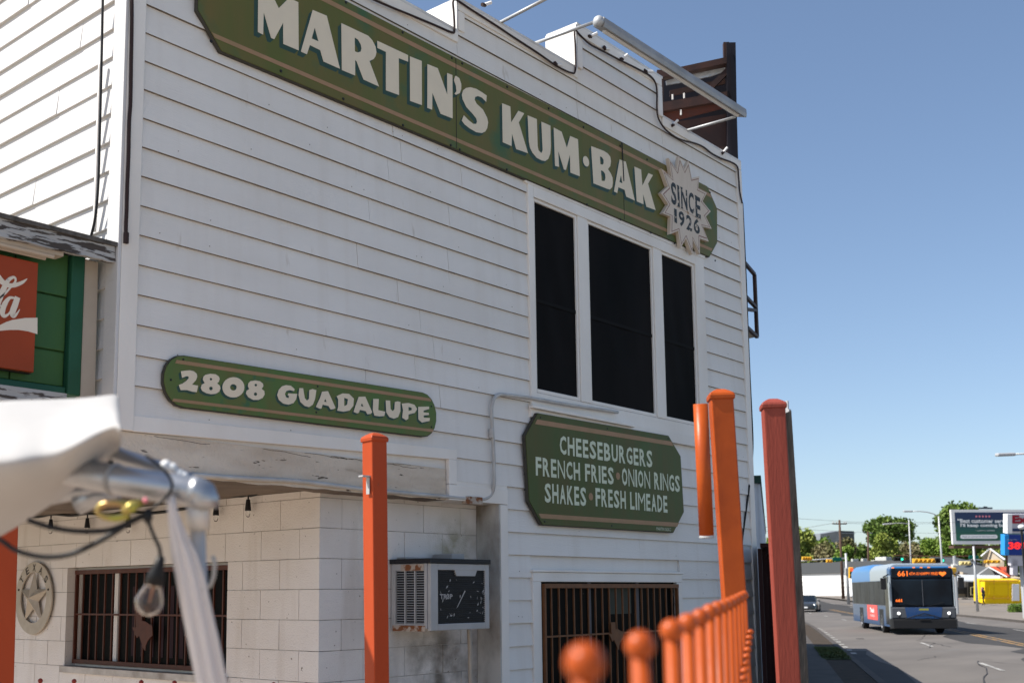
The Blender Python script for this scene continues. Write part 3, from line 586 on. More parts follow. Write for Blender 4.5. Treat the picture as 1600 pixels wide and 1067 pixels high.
for a, b in ((7.175, 7.797), (7.948, 9.017), (9.168, 9.797)):
    w = thing('window', None, None, (0,0,0)); w.parent = bld; w.location = Vector((a, 0, 3.3))-bld.location
    fr = MB(); t = .026
    fr.box(a, a+t, -.026, -.003, 3.303, 4.923); fr.box(b-t, b, -.026, -.003, 3.303, 4.923); fr.box(a+t, b-t, -.026, -.003, 4.897, 4.923); fr.box(a+t, b-t, -.026, -.003, 3.303, 3.333)
    fr.build('frame', M['trim'], w, bevel=.003)
    sc = MB(); n = 14
    for i in range(n+1):
        for j in range(n+1):
            x = a+t+(b-a-2*t)*i/n; z = 3.333+1.564*j/n
            sc.v.append((x, -.010-.004*math.sin(i*.9+j*.7)*math.sin(math.pi*i/n)*math.sin(math.pi*j/n), z))
    sc.f = [(i*(n+1)+j, (i+1)*(n+1)+j, (i+1)*(n+1)+j+1, i*(n+1)+j+1) for i in range(n) for j in range(n)]
    sc.build('screen', M['screen'], w, smooth=True)
    rl = MB(); rl.box(a+t, b-t, -.0165, -.015, 4.055, 4.085); rl.build('screen_rail', M['screen_rail'], w)
# --- lower front window behind bars
w = thing('window', None, None); w.parent = bld; w.location = Vector((7.1, 0, .6))-bld.location
mb = MB(); mb.box(7.085, 7.19, -.040, 0, .5, 1.79); mb.box(9.25, 9.35, -.040, 0, .5, 1.79); mb.box(7.085, 9.35, -.042, 0, 1.7905, 1.865); mb.box(7.07, 9.36, -.055, 0, 1.866, 1.885); mb.build('frame', M['trim'], w, bevel=.004)
mb = MB(); mb.box(7.19, 9.25, -.006, -.003, .5, 1.79); mb.build('pane', M['glass_dark'], w)
mb = MB(); mb.box(7.86, 7.905, -.014, -.007, .5, 1.79); mb.build('mullion', M['dim_frame'], w)
mb = MB(); mb.box(8.60, 8.64, -.014, -.007, .5, 1.79); mb.build('mullion', M['dim_frame'], w)
mb = MB(); mb.box(8.17, 8.52, -.010, -.0075, 1.52, 1.75); mb.build('taped_paper', M['paper'], w)
TEXAS = [(-.42,.5),(-.08,.5),(-.08,.22),(.1,.2),(.32,.12),(.46,.1),(.48,-.08),(.5,-.2),(.36,-.28),(.24,-.38),(.16,-.5),(.14,-.66),(.04,-.62),(-.02,-.5),(-.12,-.36),(-.22,-.22),(-.32,-.3),(-.42,-.2),(-.5,-.08),(-.6,.02),(-.4,.02)]
def grille(name, label, group, o, u, n, w, h, nb, mt, midz, plate, ps, loc):
    g = thing(name, label, 'window grille', loc, group); o, u, n = Vector(o), Vector(u), Vector(n); Z = Vector((0,0,1))
    def bar(a, b, t, d=.0): return (o+u*a[0]+Z*a[1]+n*d, o+u*b[0]+Z*b[1]+n*d, t)
    fr = MB()
    for a, b, c, d in ((0, w, h-.035, h), (0, w, 0, .035)): fr.obox(o+u*((a+b)/2)+Z*((c+d)/2), u*((b-a)/2), Z*((d-c)/2), n*.018)
    for a, b in ((0, .02), (w-.02, w)): fr.obox(o+u*((a+b)/2)+Z*(h/2), u*((b-a)/2), Z*(h/2-.036), n*.014)
    fr.build('frame', mt, g)
    for i in range(1, nb):
        mb = MB(); x = w*i/nb; mb.obox(o+u*x+Z*(h/2), u*.0065, Z*(h/2-.034), n*.0065); mb.build('bar', mt, g)
    mb = MB(); mb.obox(o+u*(w/2)+Z*midz-n*.0, u*(w/2-.02), Z*.007, n*.009); mb.build('cross_rail', mt, g)
    mb = MB(); mb.poly([[(x*ps, z*ps) for x, z in TEXAS]], o+u*plate[0]+Z*plate[1]+n*.016, u, Z, n*.006); mb.build('state_shaped_plate', mt, g)
    return g
pt = on(962, 990, 1, -.06); mz = on(900, 992, 1, -.06).z
grille('window_grille', 'rusty orange-brown barred grille over the window below the menu sign', 'barred window grilles', (7.2, -.05, .5), (1,0,0), (0,-1,0), 2.04, 1.275, 20, M['grille_o'], mz-.5, (pt.x-7.2, pt.z-.5), .20, (7.2, -.05, .5))
# --- window of the block wall
w = thing('window', None, None); w.parent = bld; w.location = Vector((XW, WY0, WZ0))-bld.location
XR = XW+.12
mb = MB(); mb.box(XR, XR+.02, WY0, WY1, WZ0, WZ1); mb.build('pane', M['glass_dark'], w)
mb = MB()
for a, b in ((WY0, WY0+.03), (WY1-.05, WY1-.01), (WY0+.45, WY0+.50), (WY1-.62, WY1-.57)): mb.box(XR-.02, XR-.001, a, b, WZ0+.03, WZ1-.03)
mb.box(XR-.022, XR-.001, WY0, WY1, WZ1-.03, WZ1); mb.box(XR-.022, XR-.001, WY0, WY1, WZ0, WZ0+.03); mb.build('frame', M['trim'], w)
mb = MB(); mb.box(XW-.03, XW+.10, WY0-.03, WY1+.02, WZ0-.05, WZ0); mb.build('sill', M['mortar'], w)
pl = on(224, 985, 0, XW+.05)
grille('window_grille', 'dark red-brown barred grille over the window of the block wall, with a state-shaped plate', 'barred window grilles', (XW+.07, WY1-.03, WZ0+.02), (0,-1,0), (-1,0,0), WY1-WY0-.05, WZ1-WZ0-.04, 19, M['grille'], (WZ1-WZ0)*.5-.0, (WY1-.03-pl.y, pl.z-WZ0-.0), .26, (XW+.07, WY1, WZ0))
# curtains seen behind the glass
mb = MB()
for i in range(7):
    y = WY0+.55+i*.13; mb.box(XR-.0035, XR-.001, y, y+.05, WZ0+.1, WZ0+.65)
mb.build('curtain', mat('dim_purple_curtain', (.035,.018,.022), .8), w)
# --- neighbouring low corrugated building along the street and maroon fence
nb_ = thing('corrugated_building', 'low white corrugated metal building seen past the corner, with dark green flashing', 'building', st(20.2, .2, 0))
mb = MB(); P, Q = st(20.2, .16), st(38.0, .16); mb.slab(P, Q, 0, 3.55, 8)
mb.build('wall', M['corr'], nb_)
mb = MB(); k = 0; s = 20.2
while s < 38: mb.slab(st(s, .12), st(s+.06, .12), 0, 3.54, .05); s += .3
mb.build('corrugation', M['corr'], nb_)
mb = MB(); mb.slab(st(20.1, .10), st(38.05, .10), 3.55, 3.68, 8.1); mb.build('flashing', M['corr_g'], nb_)
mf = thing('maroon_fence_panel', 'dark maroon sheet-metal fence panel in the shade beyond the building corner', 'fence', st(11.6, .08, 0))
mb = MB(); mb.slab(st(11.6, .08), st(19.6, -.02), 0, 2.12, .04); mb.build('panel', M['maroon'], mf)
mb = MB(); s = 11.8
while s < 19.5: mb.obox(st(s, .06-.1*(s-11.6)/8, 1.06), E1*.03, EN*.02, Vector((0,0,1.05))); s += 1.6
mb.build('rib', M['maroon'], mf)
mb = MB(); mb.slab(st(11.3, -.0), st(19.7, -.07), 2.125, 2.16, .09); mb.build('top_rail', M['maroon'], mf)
# ================================================================== SIGNS
def signboard(name, label, outline, y0, y1, mt, loc, edge=True):
    t = thing(name, label, 'sign', loc)
    mb = MB(); mb.poly([outline], (0, y0, 0), (1,0,0), (0,0,1), (0, y1-y0, 0)); mb.build('board', M[mt], t)
    if edge:
        cx = sum(p[0] for p in outline)/len(outline); cz = sum(p[1] for p in outline)/len(outline)
        big = [(p[0]+(.006 if p[0] > cx else -.006), p[1]+(.004 if p[1] > cz else -.006)) for p in outline]
        mb = MB(); mb.poly([big], (0, y0+.006, 0), (1,0,0), (0,0,1), (0, y1-y0-.006, 0)); mb.build('board_edge', M['edge'], t)
    return t
def glyphs(t, G, y, shade, mt='cream', n=5):
    sh = MB()
    for g in G:
        for k in range(1, n+1):
            f = k/n; sh.poly([[(x+shade[0]*f, z+shade[1]*f) for x, z in L] for L in g], (0, y+.0012-.0001*(n-k), 0), (1,0,0), (0,0,1))
        mb = MB(); mb.poly(g, (0, y-.0022, 0), (1,0,0), (0,0,1), (0, .0015, 0)); mb.build('letter', M[mt], t)
    sh.build('letter_shade', M['shade'], t)
Y0 = -.060
main = signboard('main_sign', 'long dark green sign with cream drop-shaded letters running across the upper facade', [(3.837,5.211),(4.017,5.012),(6.19,5.037),(10.061,5.06),(10.237,5.252),(10.26,5.615),(10.073,5.799),(6.19,5.765),(4.017,5.755),(3.837,5.56)], Y0, -.026, 'green', (7, -.04, 5.4))
def stripe(t, pts, y, mt='stripe', nm='stripe'):
    mb = MB(); mb.poly([pts], (0, y, 0), (1,0,0), (0,0,1), (0, .0008, 0)); mb.build(nm, M[mt], t)
stripe(main, [(3.96,5.074),(10.10,5.125),(10.13,5.158),(3.935,5.102)], Y0-.0016); stripe(main, [(3.93,5.665),(10.15,5.700),(10.12,5.735),(3.96,5.700)], Y0-.0016)
glyphs(main, MAIN_GLYPHS, Y0-.0016, (-.030, -.034))
mb = MB(); c = Vector((7.906, Y0-.0038, 5.435)); mb.poly([[(.046*math.cos(a*.3142), .046*math.sin(a*.3142)) for a in range(20)]], c, (1,0,0), (0,0,1), (0,.0015,0)); mb.build('dot', M['cream'], main)
mb = MB(); mb.poly([[(-.012+.05*math.cos(a*.3142), -.012+.05*math.sin(a*.3142)) for a in range(20)]], c+Vector((0,.0022,0)), (1,0,0), (0,0,1)); mb.build('dot_shade', M['shade'], main)
for x, a, b in ((6.193, 5.04, 5.76), (8.50, 5.06, 5.775)):
    mb = MB(); mb.box(x-.002, x+.002, Y0-.0026, Y0-.0001, a, b); mb.build('seam', M['ink2'], main)
mb = MB(); mb.tube([(8.475, Y0-.012, 5.78), (8.49, Y0-.008, 5.65), (8.50, Y0-.006, 5.42)], .005, 6); mb.build('seam_wire', M['ink2'], main)
scr = MB()
for x in (3.92, 4.5, 5.05, 5.62, 6.15, 6.24, 6.8, 7.35, 7.9, 8.45, 8.95, 9.4, 10.15):
    for z in (5.045, 5.745): scr.lathe([(0, .006), (.009, .005), (.011, 0)], (x+random.uniform(-.03, .03), Y0-.0002, z+random.uniform(-.006, .006)), (0,-1,0), 8)
scr.build('screw', M['ink2'], main)
# starburst
stb = thing('starburst_sign', 'cream sixteen-pointed starburst sign reading SINCE 1926 on the right end of the long sign', 'sign', (9.6, -.1, 5.4))
mb = MB(); mb.poly([STAR], (0, -.100, 0), (1,0,0), (0,0,1), (0, .036, 0)); mb.build('board', M['star'], stb)
cx = sum(p[0] for p in STAR)/len(STAR); cz = sum(p[1] for p in STAR)/len(STAR)
def shr(f): return [(cx+(x-cx)*f, cz+(z-cz)*f) for x, z in STAR]
mb = MB(); mb.poly([shr(.925), shr(.895)], (0, -.1008, 0), (1,0,0), (0,0,1)); mb.build('outline', M['maroon_line'], stb)
for (x, ch, z0, hgt, wd) in [(9.275,'S',5.40,.225,.10),(9.395,'I',5.405,.21,.038),(9.462,'N',5.405,.21,.12),(9.605,'C',5.40,.215,.105),(9.738,'E',5.385,.22,.10),
                             (9.32,'1',5.225,.14,.05),(9.405,'9',5.215,.155,.11),(9.545,'2',5.21,.155,.115),(9.69,'6',5.215,.16,.12)]:
    mb = text_mb(ch, (x, -.1012, z0), (1,0,0), (0,0,1), wd, hgt, bold=.03); mb.build('letter', M['ink'], stb)
    if ch.isalpha() and ch in 'INE':
        mb = MB(); e = x+(wd if ch != 'E' else .03); mb.box(x-.008, min(e, x+.034), -.1016, -.1009, z0-.004, z0+.008); mb.box(x-.008, x+.034, -.1016, -.1009, z0+hgt-.008, z0+hgt+.004); mb.build('serif', M['ink'], stb)
mb = MB(); mb.poly([[(9.36,5.394),(9.85,5.372),(9.85,5.376),(9.36,5.398)]], (0, -.1011, 0), (1,0,0), (0,0,1)); mb.build('rule', M['stripe'], stb)
mb = MB(); mb.poly([[(9.56,5.40),(9.61,5.40),(9.585,5.36)]], (0, -.1013, 0), (1,0,0), (0,0,1)); mb.build('rule_triangle', M['stripe'], stb)
# address sign
def pill(x0, x1, zl0, zl1, zr0, zr1, n=9):
    L = []; hl = (zl1-zl0)/2; hr = (zr1-zr0)/2
    for i in range(n+1): a = math.pi/2+math.pi*i/n; L.append((x0+hl+hl*.93*math.cos(a), zl0+hl+hl*math.sin(a)))
    for i in range(n+1): a = -math.pi/2+math.pi*i/n; L.append((x1-hr+hr*.93*math.cos(a), zr0+hr+hr*math.sin(a)))
    return L
adr = signboard('address_sign', 'small green pill-shaped sign reading 2808 GUADALUPE at the left of the facade', pill(3.655, 5.965, 2.775, 3.072, 2.806, 3.116), -.060, -.034, 'green2', (4.8, -.05, 2.94))
stripe(adr, [(3.735,3.020),(5.90,3.064),(5.89,3.086),(3.745,3.042)], -.0616); stripe(adr, [(3.722,2.797),(5.91,2.845),(5.92,2.865),(3.73,2.815)], -.0616)
glyphs(adr, ADDR_GLYPHS, -.0616, (-.014, -.014), n=4)
scr = MB()
for x, z in ((3.79,3.05),(3.71,2.92),(4.82,3.03),(4.81,2.86),(5.90,3.03),(5.90,2.88)): scr.lathe([(0,.004),(.006,.003),(.007,0)], (x, -.0602, z), (0,-1,0), 8)
scr.build('screw', M['ink2'], adr)
# menu sign
menu = signboard('menu_sign', 'green eight-sided menu sign listing cheeseburgers and fries beneath the upper window', [(7.136,3.119),(9.131,3.136),(9.336,2.963),(9.362,2.445),(9.162,2.247),(7.175,2.238),(7.01,2.414),(6.977,2.921)], -.075, -.04, 'green3', (8.2, -.06, 2.7))
stripe(menu, [(7.095,3.029),(9.21,3.050),(9.18,3.088),(7.125,3.069)], -.0766); stripe(menu, [(7.153,2.286),(9.23,2.300),(9.264,2.338),(7.123,2.321)], -.0766)
for tx, a, b, z0, z1 in (('CHEESEBURGERS', 7.41, 8.84, 2.817, 2.970), ('FRENCH FRIES', 7.085, 8.205, 2.62, 2.768), ('ONION RINGS', 8.315, 9.31, 2.623, 2.778), ('SHAKES', 7.197, 7.785, 2.413, 2.568), ('FRESH LIMEADE', 7.905, 9.075, 2.421, 2.575)):
    x = a; n = len(tx); wd = {' ': .5, 'I': .42, 'M': 1.3, 'N': 1.08, 'C': .95, 'L': .85, 'E': .85, 'F': .85}
    tot = sum(wd.get(c, 1) for c in tx); u = (b-a)/tot
    for c in tx:
        w_ = wd.get(c, 1)*u
        if c != ' ':
            mb = text_mb(c, (x+.08*u, -.0772, z0+(z1-z0)*0), (1,0,0), (0,0,1), w_-.17*u, z1-z0, bold=0 if c in 'MN' else .028, res=2); mb.build('letter', M['sage'], menu)
        x += w_
for x, z in ((8.262, 2.70), (7.845, 2.497)):
    mb = MB(); mb.poly([[(.032*math.cos(a*.42), .032*math.sin(a*.42)) for a in range(15)]], (x, -.0772, z), (1,0,0), (0,0,1)); mb.build('dot', M['stripe'], menu)
mb = text_mb('MARTIN SIGNS', (8.865, -.0772, 2.255), (1,0,0), (0,0,1), .25, .028); mb.build('maker_line', M['sage'], menu)
scr = MB()
for x, z in ((7.17,3.09),(8.12,3.10),(9.12,3.11),(7.2,2.262),(8.15,2.268),(9.1,2.27)): scr.lathe([(0,.004),(.007,.003),(.008,0)], (x, -.0752, z), (0,-1,0), 8)
for z in (2.5, 2.62, 2.75, 2.88): scr.lathe([(0,.006),(.006,.003),(.007,0)], (6.972, -.058, z), (-1,0,0), 6)
scr.build('screw', M['ink2'], menu)

# ================================================================== LIGHT FIXTURE, CABLES, CONDUITS
def fixture(label, x0, x1, y, z0, z1, arms, loc):
    t = thing('sign_light', label, 'light fixture', loc, 'tube lights over the sign')
    u = Vector((x1-x0, 0, z1-z0)).normalized(); a = Vector((x0, y, z0)); b = Vector((x1, y, z1)); dn = Vector((0,.35,-1)).normalized()
    mb = MB(); sd = u.cross(dn).normalized(); prof = [(-.055, -.035), (-.05, .0), (-.03, .045), (.03, .045), (.05, .0), (.055, -.035)]
    vs = [p+sd*q[0]-dn*q[1] for p in (a, b) for q in prof]; mb.add(vs, [tuple(range(6)), tuple(range(11, 5, -1))]+[(i, i+1, i+7, i+6) for i in range(5)]+[(5,0,6,11)]); mb.build('housing', M['fixture'], t)
    mb = MB(); mb.tube([a+dn*.042+u*.08, b+dn*.042-u*.08], .018, 8); mb.build('tube_lamp', M['bb_white'], t)
    mb = MB(); mb.ball(a+u*-.02, .05, 10, 8, (.8, 1, 1)); mb.build('end_knuckle', M['galv'], t, smooth=True)
    for p, q in arms:
        mb = MB(); mb.tube([p, q], .014, 8); mb.build('arm', M['galv'], t, smooth=True)
    return t
a1 = on(836, 66, 1, .0); a2 = on(1068, 204, 1, .0)
e1 = on(937, 32, 1, -.56); e2 = on(1160, 178, 1, -.56); e2b = on(1152, 182, 1, -.56)
fixture('long grey tube light on arms above the right half of the long sign', e1.x, e2.x, -.56, e1.z-.02, e2.z, [((a1.x, .05, a1.z-.01), (e1.x, -.55, e1.z)), ((a2.x, .05, a2.z-.01), (e2b.x, -.54, e2b.z))], (a1.x, 0, a1.z))
b1 = on(779, 36, 1, 0); c1 = on(862, -2, 1, -.56)
fixture('tube light on an arm at the top edge left of the centre parapet step', 4.3, c1.x-.0, -.56, c1.z+.12, c1.z+.1, [((b1.x, .05, b1.z-.01), (c1.x, -.55, c1.z+.02)), ((4.5, .05, 6.0), (4.5, -.55, c1.z+.1))], (b1.x, 0, b1.z))
def cable(name, label, pts, r, mt, cat='cable', ties=None, n=6):
    P = [Vector(p) for p in pts]; fine = []
    for i in range(len(P)-1):                       # Catmull-Rom
        p0, p1, p2, p3 = P[max(i-1, 0)], P[i], P[i+1], P[min(i+2, len(P)-1)]
        for k in range(5):
            t = k/5; fine.append(.5*((2*p1)+(p2-p0)*t+(2*p0-5*p1+4*p2-p3)*t*t+(-p0+3*p1-3*p2+p3)*t**3))
    fine.append(P[-1]); mb = MB(); mb.tube(fine, r, n); o = mb.build(name, M[mt], None, smooth=True); return tag(o, label, cat)
FY = -.052
rl = [(560,-12),(584,0),(612,12),(644,25),(680,40),(706,51),(710,47),(709,20),(708,3),(714,1),(737,16),(770,37),(800,57),(820,70),(840,83),(869,103),(892,114),(899,110),(899,75),(898,48),(905,54),(921,69),(945,82),(970,95),(1000,110),(1018,121),(1026,138),(1027,178),(1036,198),(1050,211),(1065,219),(1085,224),(1099,230),(1112,240),(1125,247),(1150,258),(1154,275),(1156,300),(1160,318)]
cable('roofline_cable', 'thin brown cable following the stepped parapet edge down to the right corner', [on(x, y, 1, FY) for x, y in rl], .0085, 'old_cable')
cable('corner_cable', 'dark cable hanging down the right corner of the facade', [Vector(on(x, y, 1, -.03))+Vector((.0,0,0)) for x, y in [(1160,318),(1163,380),(1166,450),(1169,530),(1172,600),(1175,660),(1176,700),(1173,740),(1168,780),(1164,810),(1160,840),(1158,862)]], .010, 'black_rubber')
vc = [(206,-15),(206,40),(205,100),(204,160),(202,190),(201,240),(199,290),(198,330),(197,350),(197,371)]
o = cable('wall_cable', 'straight dark brown cable down the corner board, ending above the address sign', [on(x, y, 1, -.05) for x, y in vc], .011, 'old_cable')
mb = MB(); p = on(197, 372, 1, -.05); mb.lathe([(.001,-.03),(.016,-.03),(.016,.03),(.001,.03)], p, (0,0,1), 8); tag(mb.build('cable_end_cap', M['old_cable'], None), 'dark end cap of the cable on the corner board', 'cable end')
cab2 = [(161,-15),(160,30),(159,80),(158,120),(157,165),(156,200),(155,240),(154,275),(152,310),(148,345),(141,374)]
cable('side_wall_cable', 'loose black cable down the sunlit side wall beside the corner', [on(x, y, 0, 3.325) for x, y in cab2], .008, 'black_rubber')
cond = [(157,95),(155,160),(152,250),(149,330),(147,362)]
cable('side_wall_conduit', 'slim white conduit on the sunlit side wall behind the loose cable', [on(x, y, 0, 3.345) for x, y in cond], .013, 'trim', cat='conduit')
cp = [(300,741),(350,745),(400,748),(470,752),(560,763),(640,771),(700,776),(742,780),(758,779),(768,771),(772,755),(772,735),(771,700),(769,665),(768,640),(771,625),(779,617),(792,617),(830,622),(880,631),(920,637),(965,644)]
cable('wall_conduit', 'grey conduit bending up the facade from the beam to under the upper window', [on(x, y, 1, -.055 if i > 9 else -.03) for i, (x, y) in enumerate(cp)], .014, 'conduit', cat='conduit', n=8)
mb = MB(); c = on(738, 782, 1, -.03); mb.obox(c, (.085,0,0), (0,.03,0), (0,0,.028)); o = mb.build('junction_box', M['rust'], None, bevel=.004); tag(o, 'small rusty junction box under the right end of the beam', 'junction box')
mb = MB(); q = on(768, 678, 1, -.055); mb.lathe([(.001,-.03),(.02,-.03),(.022,.0),(.02,.04),(.001,.04)], q, (0,0,1), 10); tag(mb.build('conduit_coupling', M['conduit'], None), 'grey coupling halfway up the facade conduit', 'conduit')
# little lamp sockets clipped to the parapet cable
proto = None
SOCK = ['first white lamp socket from the top edge, right of the left parapet step', 'white lamp socket in the low notch just left of the centre parapet step', 'white lamp socket nearest the corner of the centre parapet step', 'second white lamp socket from the left along the centre parapet step', 'third white lamp socket from the left along the centre parapet step', 'white lamp socket at the right end of the centre parapet step', 'white lamp socket just below the right drop of the parapet', 'white lamp socket nearest the right corner of the parapet']
for i, (x, y) in enumerate([(757,8),(869,101),(923,57),(945,76),(972,92),(1010,112),(1052,195),(1130,238)]):
    p = on(x, y, 1, -.05)
    if proto is None:
        t = proto = thing('lamp_socket', SOCK[0], 'lamp socket', p, 'lamp sockets along the parapet')
        mb = MB(); mb.tube([p, p+Vector((.05,-.03,.03))], .014, 6); mb.build('socket', M['bb_white'], t); mb = MB(); mb.tube([p+Vector((-.03,0,-.01)), p+Vector((.01,0,0))], .016, 6); mb.build('clip', M['old_cable'], t)
    else:
        c = copy_tree(proto); c['label'] = SOCK[i]; c.location = p; c.rotation_euler = (0, random.uniform(-.5, .5), random.uniform(-.8, .8))
# string lights under the porch ceiling
sp = [(30,803),(60,803),(82,799),(110,801),(139,798),(170,800),(201,795),(240,797),(300,788),(332,776),(346,770),(362,770),(380,770),(393,762),(402,760),(401,767),(390,770)]
cable('festoon_cord', 'thin black string-light cord along the top of the block wall', [on(x, y+4, 0, XW-.05) for x, y in sp], .012, 'black_rubber', cat='string light')
proto = None
STR = ['leftmost string light under the porch ceiling, above the star plaque', 'string light second from the left, above the left edge of the barred window', 'string light third from the left, mostly behind the zinc hook', 'string light just right of the canopy pipe elbow', 'rightmost string light, hanging from the loop of cord']
for i, (x, y) in enumerate(((80,801),(137,799),(201,797),(338,776),(388,768))):
    p = on(x, y, 0, XW-.05)
    if proto is None:
        proto = t = thing('string_light', STR[0], 'string light', p, 'string lights along the block wall')
        mb = MB(); mb.tube([p, p-Vector((0,0,.05))], .006, 6); mb.lathe([(.001,-.05),(.014,-.055),(.022,-.12),(.022,-.135),(.001,-.135)], p, (0,0,1), 10); mb.build('socket', M['black_rubber'], t)
        mb = MB(); mb.lathe([(.012,-.135),(.017,-.15),(.016,-.165),(.009,-.178),(.001,-.18)], p, (0,0,1), 10); mb.build('bulb', mat('clear_bulb_glass', (.95,.95,.95), .02, trans=1.0), t, smooth=True)
    else: c = copy_tree(proto); c.location = p; c['label'] = STR[i]

# ================================================================== AIR CONDITIONER
ax0, ax1, ay0, az0, az1 = 5.75, 6.375, -.186, 1.452, 1.94
ac = thing('air_conditioner', 'battered grey window air conditioner with a scratched black grille, set in the block recess', 'air conditioner', ((ax0+ax1)/2, 0, az0))
mb = MB(); mb.box(ax0+.012, ax1-.012, ay0+.03, .19, az0+.02, az1-.03); mb.build('casing', M['ac'], ac, bevel=.006)
mb = MB(); mb.box(ax0-.015, ax1+.006, ay0-.01, .195, az1-.028, az1+.004); mb.build('top_plate', M['ac_black'], ac)
fr = MB(); fw = .045
fr.box(ax0, ax0+fw+.03, ay0, ay0+.03, az0, az1-.03); fr.box(ax1-fw, ax1, ay0, ay0+.03, az0, az1-.03); fr.box(ax0+fw+.03, ax1-fw, ay0, ay0+.03, az0, az0+.045); fr.box(ax0+fw+.03, ax1-fw, ay0, ay0+.03, az1-.075, az1-.03)
fr.build('front_frame', M['ac'], ac, bevel=.004)
mb = MB(); mb.poly([[(6.0,az1-.074),(6.24,az1-.074),(6.22,az1-.115),(6.02,az1-.115)]], (0, ay0+.001, 0), (1,0,0), (0,0,1), (0,.02,0)); mb.build('handle_recess', M['ac'], ac)
mb = MB(); gx0, gx1, gz0, gz1 = ax0+fw+.03, ax1-fw, az0+.045, az1-.075
mb.box(gx0, gx1, ay0+.016, ay0+.02, gz0, gz1)
for i in range(26):
    z = gz0+(gz1-gz0)*(i+.5)/26; mb.box(gx0, gx1, ay0+.008, ay0+.0155, z-.003, z+.003)
mb.build('coil_grille', M['ac_black'], ac)
for j, (y0_, y1_) in enumerate(((-.13, -.045), (-.035, .05), (.06, .145))):   # louvred side, three columns
    mb = MB()
    for i in range(22):
        z = az0+.05+(az1-az0-.13)*i/21; mb.add([(ax0-.004, y0_, z), (ax0-.004, y1_, z), (ax0+.006, y1_, z+.005), (ax0+.006, y0_, z+.005)], [(0,1,2,3)])
        mb.add([(ax0-.0045, y0_, z-.001), (ax0-.0045, y1_, z-.001), (ax0-.0045, y1_, z+.002), (ax0-.0045, y0_, z+.002)], [(0,1,2,3)])
    mb.build('side_louvre', M['ac'], ac)
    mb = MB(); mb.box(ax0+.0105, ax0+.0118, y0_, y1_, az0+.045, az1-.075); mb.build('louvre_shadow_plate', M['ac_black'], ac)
mb = MB()
for y0_, y1_ in ((-.155,-.13),(-.045,-.035),(.05,.06),(.145,.185)): mb.box(ax0-.006, ax0+.008, y0_, y1_, az0+.045, az1-.075)
mb.box(ax0-.006, ax0+.01, -.155, .185, az0+.015, az0+.045); mb.box(ax0-.006, ax0+.01, -.155, .185, az1-.075, az1-.03); mb.build('side_frame', M['ac'], ac)
for y0_, y1_, z0_, z1_ in ((-.13, .09, az1-.078, az1-.034), (-.14, .17, az0-.005, az0+.035)):
    mb = MB(); mb.box(ax0-.010, ax0-.0065, y0_, y1_, z0_, z1_); mb.build('rusty_strip', M['rust'], ac)
# scratches on the grille
for pts in ([(6.02,1.60),(6.035,1.61),(6.12,1.72),(6.11,1.725)],):
    mb = MB(); mb.poly([pts], (0, ay0+.006, 0), (1,0,0), (0,0,1)); mb.build('scratch', M['white_scrape'], ac)
random.seed(5); mb = MB()
for _ in range(46):
    x = random.choice([random.uniform(6.30, 6.33), random.uniform(5.84, 6.0), random.uniform(6.2, 6.31), random.uniform(5.9, 6.3)]); z = random.choice([random.uniform(1.66, 1.72), random.uniform(1.53, 1.6), random.uniform(1.55, 1.8)])
    a = random.uniform(0, 6.28); l = random.uniform(.004, .018); w_ = random.uniform(.002, .005); dx, dz = math.cos(a)*l, math.sin(a)*l
    mb.poly([[(x-dx, z-dz), (x+w_, z-w_), (x+dx, z+dz), (x-w_, z+w_*1.5)]], (0, ay0+.0065, 0), (1,0,0), (0,0,1))
mb.build('paint_scrapes', M['white_scrape'], ac)
for i, tx in enumerate(('TR3P',)):
    text_mb(tx, (5.85, ay0+.006, 1.665), (1,0,0), (0,0,1), .13, .035, bold=.03).build('scratched_tag', M['white_scrape'], ac)
mb = MB(); mb.box(6.18, 6.32, .0, .19, az1+.005, az1+.05); mb.box(5.8, 6.1, .1, .19, az1+.005, az1+.02); mb.build('sealant', M['white_scrape'], ac, bevel=.01)
mb = MB(); mb.tube([(6.42, .05, 1.44), (6.44, .06, 1.3), (6.45, .06, 0)], .016, 8); tag(mb.build('drain_pipe', M['beige'], None, smooth=True), 'thin cream drain pipe running down below the air conditioner', 'pipe')

# ================================================================== STAR PLAQUE
pc = on(54, 934, 0, XW-.02); Rr = .33*(on(54, 878, 0, XW).z-on(54, 991, 0, XW).z)/.66
plq = thing('star_plaque', 'round grey metal plaque with a raised star and the word TEXAS, on the block wall', 'plaque', pc)
mb = MB(); pr = []; X = Vector((-1,0,0)); U = Vector((0,-1,0)); V = Vector((0,0,1))
ring = [[(Rr*math.cos(2*math.pi*k/48), Rr*math.sin(2*math.pi*k/48)) for k in range(48)], [(Rr*.70*math.cos(2*math.pi*k/48), Rr*.70*math.sin(2*math.pi*k/48)+Rr*.02) for k in range(48)]]
mb.poly(ring, pc, U, V, X*.014); mb.build('ring', M['plaque'], plq, bevel=.004)
mb = MB(); tips = [(Rr*.80*math.sin(2*math.pi*k/5), Rr*.80*math.cos(2*math.pi*k/5)) for k in range(5)]; inn = [(Rr*.30*math.sin(2*math.pi*(k+.5)/5), Rr*.30*math.cos(2*math.pi*(k+.5)/5)) for k in range(5)]
ce = pc+X*.065; vs = [ce]; 
for k in range(5): vs += [pc+U*tips[k][0]+V*tips[k][1]+X*.006, pc+U*inn[k][0]+V*inn[k][1]+X*.010]
mb.add(vs, [(0, 1+i, 1+(i+1) % 10) for i in range(10)]+[tuple(range(10, 0, -1))]); mb.build('star', M['plaque'], plq)
